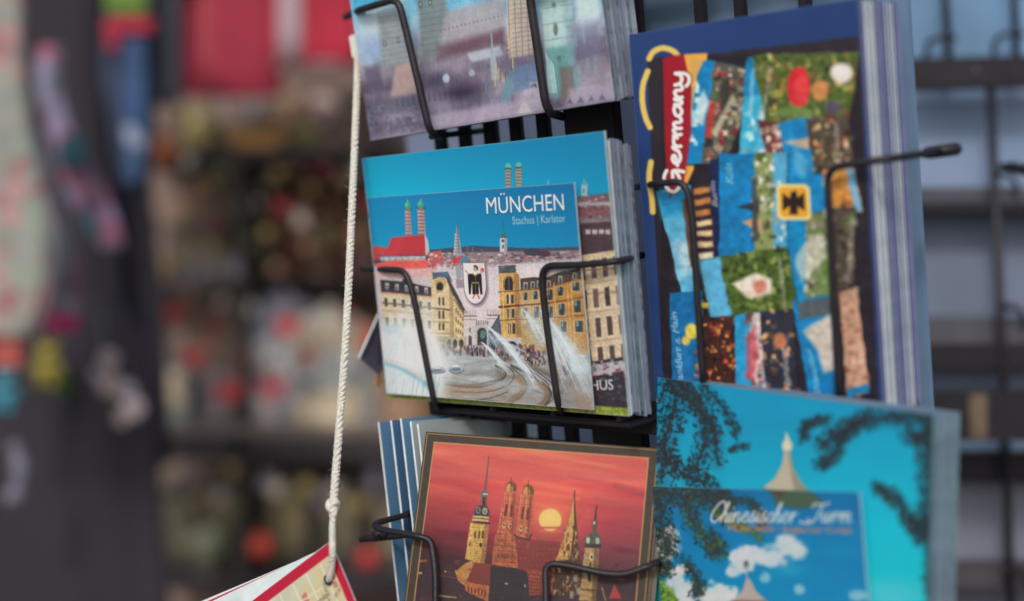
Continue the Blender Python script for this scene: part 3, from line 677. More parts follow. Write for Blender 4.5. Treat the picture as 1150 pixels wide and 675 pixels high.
    for u in (533.8, 538.2, 542.4): c.line([(u, 597), (u - .6, 604)], 1.8, (78, 56, 46))
    c.disc(527.6, 611, 1.4, 2.6, (70, 50, 44)); c.disc(539.8, 612, 1.6, 2.8, (70, 50, 44)); c.poly([(531, 578.5), (549, 580), (548.6, 586), (530, 585)], (206, 178, 128)); c.line([(529.6, 586.4), (550, 588)], 2.2, (70, 56, 52)); c.line([(531, 581.6), (548, 583)], 1.2, (96, 76, 62), .9)
    c.poly([(532, 579), (533, 572), (537, 567.5), (546, 567.5), (549.4, 573), (549.6, 580)], (70, 70, 68)); c.disc(537, 573, 2.6, 3.6, (150, 150, 138)); c.disc(537, 573, 1.8, 2.6, (84, 86, 86)); c.disc(544.6, 574, 2.7, 3.8, (196, 190, 168)); c.disc(544.6, 574, 1.7, 2.7, (96, 98, 96)); c.line([(544.6, 574), (544.6, 571.6)], .8, (210, 204, 180))
    c.rect(541, 558, 546.6, 567.5, (92, 86, 80)); c.line([(543.6, 559), (543.4, 567)], 1.4, (40, 40, 46)); c.poly([(539.4, 558), (541, 551), (544, 549), (547, 552), (548, 558)], (104, 112, 108)); c.line([(543, 555), (547, 555)], 1.6, (200, 204, 192), .9)
    c.line([(545, 549), (549, 513)], 2.2, (112, 82, 80), 1, 1, .9); c.disc(548.8, 514.5, 1, 1.2, (120, 70, 66))
    for k in range(14): c.line([(528 - k * .42, 589 + k * 2.9), (549 - k * .36, 590.4 + k * 2.9)], .6, (150, 112, 70), .45)
    c.poly([(528.4, 586), (532, 586), (526.4, 628), (522.4, 628)], (236, 200, 124), .5, 2)
    for q0, q1 in (((566, 556), (558, 632)), ((571, 556), (566, 632)), ((577, 556), (575, 632)), ((584, 558), (579, 600)), ((590, 558), (587, 600)), ((596, 558), (593, 604))): c.line([q0, q1], .7, (118, 62, 56), .6)
    c.poly([(576, 554), (580.5, 554), (577.4, 601), (573, 600)], (130, 70, 60), .55, 2); c.poly([(594.6, 557), (598.8, 557), (595, 606), (591, 604)], (126, 68, 60), .55, 2)
    for k in range(9): c.rect(560 + k * 2.2, 621 + k * .2, 561.1 + k * 2.2, 627 + k * .2, (96, 54, 52), .8); c.line([(584 + k * 4.4, 606 + k * .35), (583 + k * 4.4, 636)], .7, (112, 54, 56), .3)
    # roofs round it
    c.poly([(511, 641), (522, 633), (533, 628), (545, 631), (536, 648), (522, 658), (514, 652)], (206, 150, 88)); c.poly([(511, 636), (526, 626), (520, 634), (513, 641)], (70, 52, 50), .9)
    c.poly([(533, 631.6), (552, 633.5), (549.6, 658), (523.6, 653)], (146, 72, 66)); c.speck(527, 634, 550, 656, 30, [(120, 58, 58), (170, 90, 78)], (1, 2.4), .6, .8, g)
    c.poly([(521, 653), (549.6, 658), (548, 676), (523, 664)], (206, 124, 84))
    for k in range(6): c.line([(526 + k * 3.8, 659 + k * .9), (526 + k * 3.8, 665 + k * .9)], 1.4, (98, 54, 50))
    c.poly([(551, 635), (580, 638), (592, 642), (594, 656), (594, 690), (549, 690)], (52, 46, 54)); c.disc(568.6, 655.4, 2, 1.1, (206, 196, 150)); c.disc(590, 658, 1.4, 1.4, (226, 196, 130)); c.speck(552, 640, 592, 680, 26, [(70, 54, 56), (42, 40, 48)], (2, 5), .5, .8, g)
    # town hall spire
    c.poly([(645, 552), (647.4, 585), (652, 630), (650, 668), (620, 668), (624, 630), (634, 604), (641, 574)], (92, 66, 58)); c.poly([(644.6, 556), (644.8, 590), (640, 628), (624, 630), (634, 603), (641, 575)], (206, 160, 98)); 
    g = np.random.default_rng(4); c.speck(626, 585, 650, 632, 120, [(230, 192, 130), (92, 66, 56), (58, 46, 48), (170, 124, 80)], (.9, 2), 2.4, .9, g, lambda u, v: abs(u - 640) < (v - 560) * .18)
    c.line([(645, 551), (646, 596)], 1.2, (66, 52, 54), .9); c.speck(618, 634, 650, 668, 110, [(196, 150, 92), (72, 54, 54), (222, 186, 124), (110, 78, 64)], (1, 2.4), 1.8, .9, g)
    # Holy Ghost tower
    c.line([(670, 568), (668.4, 586)], 1.4, (74, 56, 58), 1, 1, 2.6); c.disc(668.2, 588, 3.2, 4.2, (96, 90, 88)); c.disc(667.4, 587.4, 1.2, 2, (206, 190, 160)); c.rect(665.6, 591, 670, 598, (112, 92, 80)); c.poly([(665, 597), (670, 597), (675.6, 605), (675.4, 612), (657, 611), (656.6, 604)], (94, 98, 92)); c.disc(660.4, 606.6, 2.2, 3.6, (200, 198, 178)); c.disc(671, 607.4, 2.4, 3.8, (186, 184, 164), .9); c.rect(656.6, 611, 675, 616, (74, 64, 62))
    c.poly([(657, 615), (673, 616), (669, 676), (650, 674)], (190, 160, 108)); c.poly([(667.5, 616), (673, 616), (669, 676), (664, 675)], (132, 104, 78), .9); c.disc(664.4, 625.6, 2.2, 3.6, (236, 220, 180)); c.disc(664.4, 625.6, 1.3, 2.4, (62, 50, 50)); c.line([(663, 632), (662.4, 637)], 1.8, (66, 52, 50)); c.rect(660, 644, 663.6, 653, (62, 50, 50)); c.line([(652, 662), (671, 663)], 1.6, (110, 84, 66))
    for (u, v) in ((644, 645), (648, 660), (640, 664)): c.rect(u, v, u + 4, v + 8, (196, 188, 170), .8)
    c.poly([(690, 656), (698, 672), (684, 672)], (196, 82, 76)); c.line([(676, 660), (680, 674)], 1.4, (176, 150, 104)); c.line([(682, 648), (700, 652)], 1.4, (150, 124, 92), .7)
    for (u, v, a) in ((470, 630, 3.2), (472, 643.5, 2.2), (500, 642, 1.2), (497, 669, 1), (503, 670, 1.6)): c.disc(u, v, a, a * .6, (230, 190, 120), .95)
    c.line([(464, 630), (478, 630)], 2.4, (190, 120, 80), .8); c.line([(490, 646), (512, 649)], 1.2, (150, 84, 74), .7)
    c.line([(492, 669), (512, 671)], 2, (196, 180, 112), .8)
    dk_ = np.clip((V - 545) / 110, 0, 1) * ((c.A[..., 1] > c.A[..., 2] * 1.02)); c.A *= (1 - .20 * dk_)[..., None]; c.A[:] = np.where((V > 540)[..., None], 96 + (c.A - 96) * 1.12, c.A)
    c.warp(.4, 5, 3); bl = np.clip((np.abs(c.A[..., 0] - c.A[..., 2]) < 40) * .5 + (c.A[..., 1] > c.A[..., 2] * 1.15) * 1., 0, 1) * np.clip((V - 545) / 60, 0, 1); c.grit(.40, 1.0, 4, np.clip(bl, 0, 1) * (V > 548) * (np.hypot(U - 618, V - 580) > 34) + .03, 4); c.disc(618, 584, 12, 12, (238, 200, 112), 1, 28, 2.5); c.rect(604, 591.4, 634, 594, (200, 92, 90), .9, 1.6); c.blob(617, 581, 8, 6, (246, 218, 138), .6)
    e = np.minimum(sunC.w / 2 - np.abs(c.X), sunC.h / 2 - np.abs(c.Z)); n = fbm(U / 3, V / 3, 3, 2)[..., None]
    band = (e < .0050)[..., None]; c.A[:] = np.where(band, np.array([66, 58, 50]) * (.9 + .2 * n), c.A)
    gl = np.clip(1 - np.abs(e - .0049) / .0005, 0, 1) + np.clip(1 - np.abs(e - .0009) / .0004, 0, 1) * .85
    c.A[:] = c.A * (1 - np.clip(gl, 0, 1)[..., None]) + np.array([206, 160, 92]) * np.clip(gl, 0, 1)[..., None]
    c.A += (RNG.random(c.A.shape[:2])[..., None] - .5) * 7
    return c

# pen strokes of a running hand, baseline y=0, x-height 1
LET = {
 'G': ([[(1.5, 1.75), (1.15, 2.05), (.6, 1.9), (.15, 1.2), (.1, .5), (.45, .0), (1.0, .1), (1.35, .6), (1.4, .95)], [(.85, .9), (1.4, .95), (1.42, .3), (1.3, -.5)]], 1.75),
 'e': ([[(.0, .35), (.45, .55), (.7, .85), (.5, 1.05), (.22, .8), (.15, .35), (.4, .02), (.75, .1), (1.0, .4)]], .95),
 'r': ([[(.0, .4), (.2, .95), (.3, .98), (.3, .4), (.28, 0)], [(.3, .55), (.5, .9), (.8, .95)]], .85),
 'm': ([[(.0, .5), (.15, .98), (.2, .0)], [(.2, .55), (.45, .98), (.6, .85), (.6, 0)], [(.6, .55), (.85, .98), (1.0, .85), (1.0, .2), (1.12, 0), (1.3, .2)]], 1.3),
 'a': ([[(.85, .85), (.55, 1.02), (.2, .75), (.12, .3), (.35, .0), (.65, .25), (.88, .9)], [(.88, .95), (.85, .3), (.95, .02), (1.15, .2)]], 1.1),
 'n': ([[(.0, .5), (.15, .98), (.2, .0)], [(.2, .55), (.5, .98), (.68, .85), (.68, .2), (.8, .0), (1.0, .2)]], 1.0),
 'y': ([[(.05, .98), (.1, .4), (.35, .1), (.65, .35), (.78, .95)], [(.8, .98), (.75, .0), (.55, -.7), (.15, -.85), (-.1, -.5)]], 1.0),
 'C': ([[(1.35, 1.6), (1.2, 2.0), (.8, 2.05), (.3, 1.4), (.1, .6), (.4, .0), (.9, .1), (1.2, .5)]], 1.2),
 'h': ([[(.0, .3), (.45, 1.4), (.5, 2.0), (.3, 1.7), (.15, .0)], [(.2, .6), (.5, .98), (.66, .8), (.62, .15), (.8, .0), (.95, .25)]], .95),
 'i': ([[(.0, .4), (.15, .95), (.12, .2), (.28, .0), (.45, .3)], [(.25, 1.4), (.28, 1.45)]], .45),
 's': ([[(.0, .25), (.42, 1.1)], [(.42, 1.1), (.28, .7), (.58, .4), (.42, .02), (.08, .1)], [(.45, .03), (.78, .35)]], .78),
 'c': ([[(.62, .8), (.4, 1.0), (.12, .6), (.15, .15), (.4, .0), (.72, .3)]], .7),
 'T': ([[(-.1, 1.6), (.1, 1.95), (.8, 1.85), (1.5, 2.05)], [(.9, 1.9), (.75, .9), (.5, .1), (.0, .0), (-.2, .35)]], 1.15),
 'u': ([[(.0, .5), (.15, .95), (.12, .3), (.3, .0), (.6, .3), (.68, .95)], [(.68, .95), (.66, .2), (.8, .0), (1.0, .25)]], 1.0)}
def hand(c, word, p0, p1, up, w, col, alpha=1., soft=None):
    W = sum(LET[k][1] for k in word); p0 = np.array(p0, float); ex = (np.array(p1, float) - p0) / W; x = 0
    for k in word:
        c.strokes(LET[k][0], p0 + ex * x, ex, up, w, col, alpha, soft); x += LET[k][1]

def paint_ger():
    c = Canvas(gerC, 330, 500, (42, 68, 122)); U, V = c.U, c.V
    c.A += (fbm(U / 60, V / 60, 2, 1)[..., None] - .5) * 14
    blk = (50, 46, 54)
    c.poly([(727, 66), (745, 64), (792, 61), (966, 40), (972, 170), (988, 452), (746, 452), (738, 300), (733, 215)], blk)
    c.poly([(744, 66), (768, 62), (776, 130), (768, 205), (750, 218), (747, 160)], (156, 38, 52), 1, 2); c.poly([(767, 62), (794, 60), (786, 110), (779, 190), (768, 214), (758, 206), (770, 150), (772, 100)], (232, 172, 82), 1, 2)
    for p in ([(729, 66), (734, 58), (745, 54), (757, 58), (763, 66)], [(727.5, 80), (722, 96), (721.5, 115), (725, 132), (730, 143)], [(731, 182), (729, 200), (732, 222), (733, 238)]):
        c.line([tuple(q)[:2] for q in smooth_path([(a, b, 0) for a, b in p], 6)], 6.4, (238, 204, 108), 1, 2)
    g = np.random.default_rng(8)
    blue, sky = (18, 132, 186), (60, 172, 206)
    def EX(q):
        q = np.array(q, float); m = q.mean(0); an = g.uniform(-.05, .05); d = (q - m) * 1.13; return m + np.stack([d[:, 0] * math.cos(an) - d[:, 1] * math.sin(an), d[:, 0] * math.sin(an) + d[:, 1] * math.cos(an)], 1)
    def quad(q, base): c.poly(np.array(q) + (1.5, 2), (38, 36, 42), .8, 3); c.poly(q, base)
    def inq(q):
        q = np.array(q, float)
        return lambda x, y: tuple((q[0] * (1 - x) + q[1] * x) * (1 - y) + (q[3] * (1 - x) + q[2] * x) * y)
    def sub(q, x0, y0, x1, y1, col, al=1., soft=2):
        b = inq(q); c.poly([b(x0, y0), b(x1, y0), b(x1, y1), b(x0, y1)], col, al, soft)
    def spk(q, x0, y0, x1, y1, n, cols, size=(3, 8), al=.9):
        n = int(n * 2.2)
        b = inq(q)
        for _ in range(n):
            fx, fy = g.uniform(x0, x1), g.uniform(y0, y1); u, v = b(fx, fy); r = g.uniform(*size); du, dv = np.array(b(fx + .01, fy)) - (u, v); a_ = math.atan2(dv, du) + (1.571 if g.random() < .5 else 0)
            w_, h_ = r * .5 * g.uniform(.35, 1), r * .5 * g.uniform(.5, 1.5); ca, sa = math.cos(a_), math.sin(a_); col_ = np.array(cols[g.integers(len(cols))], float) * g.uniform(.7, 1.2)
            c.poly([(u + ca * x - sa * y, v + sa * x + ca * y) for x, y in ((-w_, -h_), (w_, -h_ * g.uniform(.5, 1)), (w_, h_), (-w_, h_))], col_, al * g.uniform(.6, 1), 1.4)
    q = EX([(780, 72), (841, 84), (828, 178), (764, 177)]); quad(q, blue); sub(q, .38, 0, 1, 1, (96, 92, 84)); spk(q, .4, .03, .97, .97, 80, [(150, 150, 120), (196, 182, 150), (70, 74, 66), (176, 60, 60), (90, 120, 70), (216, 206, 190), (52, 50, 56)]); spk(q, .05, .2, .3, .8, 9, [(160, 214, 228), (220, 236, 238)], (5, 9)); sub(q, .38, .4, .5, .75, (186, 64, 60), .8, 4); c.poly([(828, 178), (836, 130), (815, 178)], blk)
    q = EX([(838, 72), (850, 70), (864, 178), (832, 178)]); quad(q, sky); spk(q, .1, .5, .9, 1, 8, [(226, 238, 240), (180, 220, 232)], (5, 9)); sub(q, 0, 0, 1, .35, blue)
    q = EX([(850, 68), (957, 62), (948, 132), (866, 138)]); quad(q, (92, 120, 58)); spk(q, .02, .02, .98, .98, 110, [(74, 104, 50), (140, 168, 80), (176, 190, 110), (60, 70, 52), (120, 66, 60), (196, 150, 84)]); c.disc(897, 98, 13, 24, (206, 52, 62), 1, 20, 3); c.disc(900, 101, 8, 17, (226, 84, 84), .7, 20, 4); c.disc(921, 101, 9, 11, (206, 142, 92), .95, 16, 3); c.disc(945, 82, 12, 12, (226, 222, 216), 1, 18, 3); c.disc(935, 120, 9, 8, (92, 80, 104), .9, 14, 3); c.disc(892, 126, 20, 6, (120, 170, 84), .9, 14, 4)
    c.text('Schwarzwald', (858, 132), (868, 76), (-7, -1), (222, 214, 206), .8, .01, .2, 2)
    q = EX([(852, 136), (878, 140), (884, 182), (864, 182)]); quad(q, (96, 60, 58)); spk(q, 0, 0, 1, 1, 18, [(196, 150, 120), (150, 60, 70), (226, 210, 196)])
    q = EX([(880, 142), (913, 138), (928, 236), (890, 238)]); quad(q, (26, 136, 192)); c.poly([(880, 160), (910, 154), (922, 160), (905, 168)], (206, 170, 140), .9, 3)
    q = EX([(908, 136), (950, 132), (958, 188), (916, 190)]); quad(q, (84, 74, 66)); spk(q, 0, 0, 1, 1, 30, [(196, 176, 112), (70, 60, 60), (206, 122, 92), (110, 110, 80), (226, 200, 160)]); c.text('Dresden', (945, 182), (940, 138), (-7, 1), (214, 208, 200), .8, .01, .2, 2)
    q = EX([(739, 222), (773, 215), (781, 322), (768, 328)]); quad(q, (96, 176, 212)); sub(q, 0, 0, .9, .25, (36, 140, 190), .8, 10); sub(q, .2, .5, 1, .8, (206, 226, 234), .8, 14); c.poly([(766, 226), (774, 218), (780, 300), (775, 300)], (110, 76, 62), .95, 2)
    q = EX([(776, 214), (799, 210), (806, 290), (786, 292)]); quad(q, (66, 52, 54)); 
    for k in range(7): sub(q, .1, .05 + k * .135, .8, .12 + k * .135, [(196, 136, 84), (226, 200, 160), (236, 226, 206)][k // 3 if k < 6 else 2], .95, 2)
    q = EX([(798, 186), (812, 184), (814, 286), (803, 288)]); quad(q, (40, 48, 84)); c.text('Berlin', (806, 232), (803, 204), (-6, 0), (214, 218, 226), .9, .01, .2, 1.5)
    q = EX([(811, 180), (878, 178), (881, 284), (813, 287)]); quad(q, (16, 128, 184)); sub(q, .52, 0, .8, 1, (140, 160, 96)); sub(q, .8, 0, 1, 1, (92, 168, 204)); spk(q, .5, 0, .8, 1, 34, [(96, 128, 62), (206, 206, 170), (70, 66, 56), (222, 226, 216)]); spk(q, .8, .3, .98, 1, 12, [(226, 232, 232), (190, 206, 210)]);
    c.poly([(828, 232), (845, 228), (852, 222), (852, 240), (845, 238)], (58, 60, 70), 1, 2); c.poly([(832, 250), (846, 245), (856, 246), (856, 262), (846, 258)], (190, 150, 120), 1, 2); c.poly([(844, 200), (850, 198), (852, 270), (845, 272)], (74, 74, 72), .9, 3)
    c.text('Köln', (823, 206), (822, 184), (-8, 0), (180, 216, 228), .95, .01, .2, 2)
    q = EX([(926, 194), (958, 190), (965, 236), (934, 238)]); quad(q, (214, 150, 78)); spk(q, 0, 0, 1, 1, 16, [(240, 190, 110), (120, 80, 56)]); c.poly([(950, 191), (960, 190), (967, 238), (960, 238)], (120, 178, 210), 1, 2)
    q = EX([(888, 252), (930, 242), (934, 336), (884, 342)]); quad(q, (22, 136, 188)); sub(q, .42, 0, 1, 1, (122, 140, 92)); spk(q, .42, 0, 1, 1, 46, [(206, 210, 196), (92, 84, 74), (130, 190, 84), (150, 130, 120), (226, 226, 220)]); sub(q, .7, .4, .95, .95, (120, 186, 76), .7, 4)
    q = EX([(936, 240), (960, 238), (956, 326), (940, 334)]); quad(q, (88, 78, 74)); spk(q, 0, 0, 1, 1, 22, [(110, 140, 72), (70, 60, 62), (160, 140, 120)]); c.text('Rothenburg', (954, 316), (960, 246), (-7, 0), (196, 192, 188), .75, .01, .2, 2)
    q = EX([(792, 294), (880, 284), (890, 350), (804, 362)]); quad(q, (84, 116, 52)); sub(q, 0, 0, .24, 1, (96, 174, 214), 1, 4); spk(q, .24, 0, 1, 1, 90, [(70, 96, 44), (120, 156, 66), (58, 72, 46), (150, 176, 86)]); c.poly([(822, 318), (848, 306), (866, 312), (866, 330), (840, 336)], (226, 212, 200), .95, 4); c.disc(853, 322, 8, 8, (206, 120, 100), .8, 14, 4); c.text('Neuschwanstein', (884, 348), (877, 290), (-6, -1), (226, 226, 216), .8, .01, .2, 1.5)
    q = EX([(752, 336), (785, 333), (792, 432), (760, 440)]); quad(q, (36, 112, 168)); spk(q, .7, .1, 1, 1, 20, [(226, 190, 80), (206, 120, 90), (96, 70, 66)]); c.disc(776, 372, 7, 9, (232, 206, 92), .95, 14, 3); c.disc(770, 382, 5, 5, (226, 200, 90), .9, 14, 3); c.text('Frankfurt a. Main', (768, 436), (760, 352), (-7, 0), (206, 222, 232), .9, .01, .2, 1.5)
    q = EX([(790, 360), (820, 360), (826, 432), (797, 434)]); quad(q, (70, 48, 46)); spk(q, 0, 0, 1, 1, 40, [(206, 92, 56), (232, 160, 84), (120, 54, 50), (60, 42, 46)], (3, 6))
    q = EX([(826, 360), (856, 356), (862, 442), (829, 440)]); quad(q, (50, 154, 202)); sub(q, .5, 0, .9, 1, (206, 190, 190)); spk(q, .4, 0, 1, 1, 24, [(190, 90, 96), (226, 214, 206), (130, 90, 92), (120, 170, 200)])
    q = EX([(856, 356), (890, 352), (893, 442), (863, 443)]); quad(q, (54, 56, 68)); spk(q, 0, 0, 1, 1, 24, [(190, 120, 80), (90, 76, 72), (40, 80, 120), (226, 180, 110)]); c.disc(876, 383, 8, 9, (196, 126, 88), .9, 14, 4); c.text('Hamburg', (889, 440), (882, 392), (-7, -1), (220, 214, 208), .9, .01, .2, 1.5)
    q = EX([(893, 344), (936, 336), (944, 440), (912, 447)]); quad(q, (14, 128, 186)); c.poly([(902, 372), (934, 352), (940, 414), (926, 420), (918, 394)], (216, 200, 186), .95, 5); sub(q, .1, .02, 1, .2, (110, 92, 84), .8, 4); c.text('Düsseldorf', (922, 442), (911, 392), (-7, 0), (206, 222, 232), .9, .01, .2, 1.5)
    q = EX([(945, 334), (962, 330), (974, 434), (952, 440)]); quad(q, (200, 160, 136)); spk(q, 0, 0, 1, 1, 26, [(226, 206, 186), (150, 100, 84), (180, 130, 110)]); sub(q, .0, .92, 1, 1, (40, 130, 180))
    c.poly([(783, 112), (791, 100), (796, 118), (790, 140), (780, 136)], (226, 232, 232), .8, 4); c.poly([(806, 92), (818, 88), (822, 120), (810, 128)], (60, 60, 56), .8, 4); c.line([(803, 150), (822, 110)], 6, (206, 200, 176), .7, 3); c.line([(846, 78), (842, 130)], 3, (236, 240, 240), .6, 5)
    c.poly([(888, 150), (898, 170), (908, 182), (904, 200), (892, 196)], (120, 176, 206), .6, 6); c.poly([(892, 292), (906, 270), (924, 262), (928, 290), (900, 316)], (216, 214, 202), .7, 4); c.poly([(838, 380), (848, 366), (852, 400), (846, 430), (838, 424)], (196, 70, 80), .7, 4)
    for k in range(14): c.line([(800 + g.uniform(-4, 4) + k * 12, 60 + g.uniform(0, 8)), (806 + k * 12, 72)], 2, (44, 40, 48), .5)
    A0 = c.A.copy(); c.warp(1.6, 14, 2); c.grit(.2, 6, 14, 1., 1); mk = ((U > 782) | ((V > 228) & (U > 742)))[..., None] & (V > 62 - (U - 780) * .11)[..., None]; c.A = np.where(mk, c.A, A0)
    c.poly([(747, 64), (768, 61), (777, 100), (776, 150), (768, 205), (752, 222), (747, 150)], (156, 38, 52), 1, 3); c.poly([(769, 61), (794, 60), (783, 84), (776, 130), (777, 100)], (232, 172, 82), .9, 2)
    hand(c, 'Germany', (764, 216), (768, 78), (-8.6, 1), 5.4, (120, 30, 44), .5, 3); hand(c, 'Germany', (763, 216), (767, 78), (-8.6, 1), 3.9, (242, 238, 230))
    # gold plate with the eagle
    c.poly([(872, 210), (876, 207), (904, 207), (909, 211), (911, 243), (907, 247), (878, 247), (873, 243)], (244, 220, 150), 1, 2); c.poly([(875, 212), (879, 210), (903, 210), (906, 213), (908, 241), (905, 244), (880, 244), (876, 241)], (222, 164, 62), 1, 2)
    e = (52, 42, 42); c.poly([(888, 216), (894, 214), (896, 222), (903, 216), (904, 236), (896, 231), (896, 241), (887, 241), (887, 231), (879, 236), (879, 217), (887, 223)], e, 1, 2)
    for s_ in (-1, 1): c.line([(891 + 3 * s_, 224), (891 + 12 * s_, 226)], 2, e); c.line([(891 + 3 * s_, 229), (891 + 11 * s_, 235)], 2, e)
    pm_ = ((U > 742) & (V > 62))[..., None]; gr = np.clip((c.A[..., 1] - np.maximum(c.A[..., 0], c.A[..., 2])) / 60, 0, 1)[..., None]; c.A[:] = c.A * (1 - gr * np.array([.10, .24, .04])); c.A[:] = np.where(pm_, 104 + (c.A - 104) * 1.1, c.A)
    ed = np.minimum(gerC.w / 2 - np.abs(c.X), gerC.h / 2 - np.abs(c.Z)); c.A[:] = np.where((ed < .0006)[..., None], c.A * .7 + np.array([90, 110, 160]) * .3, c.A)
    c.disc(740, 450, 3, 5, (180, 190, 205), .8, 12, 2)
    return c

def leaves(c, pts, r, n, cols, seed, alpha=.95, size=(3, 7)):
    n = int(n * 3.0)
    """sprays of leaves along a branch line"""
    g = np.random.default_rng(seed); P = [Vector((a, b, 0)) for a, b in pts]; P = smooth_path(P, 8)
    c.line([tuple(p)[:2] for p in P], r * .9, cols[1 % len(cols)], .38, r * 1.3); c.line([tuple(p)[:2] for p in P], 2, cols[0], .8, 1.5)
    for _ in range(n):
        p = P[g.integers(len(P))]; a = g.uniform(0, 6.28); d = r * g.random() ** .8
        u, v = p.x + d * math.cos(a), p.y + d * math.sin(a); s = g.uniform(*size); b = g.uniform(0, 3.14)
        du, dv = math.cos(b) * s / 2, math.sin(b) * s / 2
        c.poly([(u - du, v - dv), (u - dv * .45, v + du * .45), (u + du, v + dv), (u + dv * .45, v - du * .45)], cols[g.integers(len(cols))], alpha, 1.5)

def paint_turL():
    c = Canvas(turL, 420, 300, (0, 160, 195)); U, V = c.U, c.V
    t = np.clip((V - 430) / 200, 0, 1)[..., None]; r = np.clip((U - 760) / 280, 0, 1)[..., None]
    c.A[:] = np.array([0, 150, 198]) * (1 - t) + np.array([0, 192, 216]) * t + r * np.array([0, 6, 2]); c.A += (fbm(U / 50, V / 40, 3, 2)[..., None] - .5) * 16
    c.blob(1000, 668, 60, 26, (120, 206, 214), .6)
    dk = [(46, 48, 54), (42, 50, 60), (58, 52, 52), (38, 60, 74), (56, 60, 58)]
    leaves(c, [(752, 420), (758, 450), (748, 490), (742, 540)], 20, 130, dk, 1); leaves(c, [(760, 428), (785, 450), (792, 490), (780, 530)], 14, 110, dk, 2); leaves(c, [(775, 450), (800, 480), (806, 520)], 12, 45, dk, 3); leaves(c, [(790, 432), (815, 462), (826, 486)], 8, 30, dk, 4); leaves(c, [(820, 505), (840, 500)], 5, 8, dk, 41); leaves(c, [(740, 500), (765, 530), (800, 545)], 12, 80, dk, 42)
    leaves(c, [(1060, 470), (1010, 468), (960, 476), (925, 500)], 13, 170, dk, 5); leaves(c, [(930, 470), (905, 478), (902, 492)], 8, 40, dk, 6); leaves(c, [(975, 462), (950, 490), (935, 516), (918, 522)], 9, 60, dk, 7)
    leaves(c, [(1052, 466), (1056, 560), (1050, 620)], 12, 160, dk, 81); leaves(c, [(1050, 470), (1040, 510), (1046, 560), (1036, 600)], 16, 190, dk, 8); leaves(c, [(1044, 490), (1020, 490)], 12, 40, dk, 9); leaves(c, [(985, 548), (1005, 560), (1022, 585), (1036, 604)], 11, 110, dk, 10); leaves(c, [(1048, 590), (1044, 640), (1046, 690)], 9, 60, dk, 12)
    # the pagoda's shingled top
    c.line([(883, 486), (883.4, 500)], 1.4, (216, 226, 220)); c.disc(884, 501, 5.6, 7.4, (222, 218, 190), 1, 16, 2); c.disc(884, 493, 2.4, 3.6, (214, 214, 190))
    c.poly([(881, 506), (887, 506), (890, 524), (898, 540), (908, 551), (880, 555), (856, 548), (870, 537), (878, 522)], (192, 184, 160), 1, 2); c.poly([(885, 508), (887, 506), (890, 524), (898, 540), (908, 551), (892, 553)], (142, 138, 122), .8, 4)
    c.poly([(856, 548), (880, 552), (908, 551), (906, 556), (880, 558)], (96, 78, 66), 1, 2)
    c.poly([(868, 556), (902, 555), (930, 570), (880, 575)], (86, 96, 62), .9, 4)
    return c

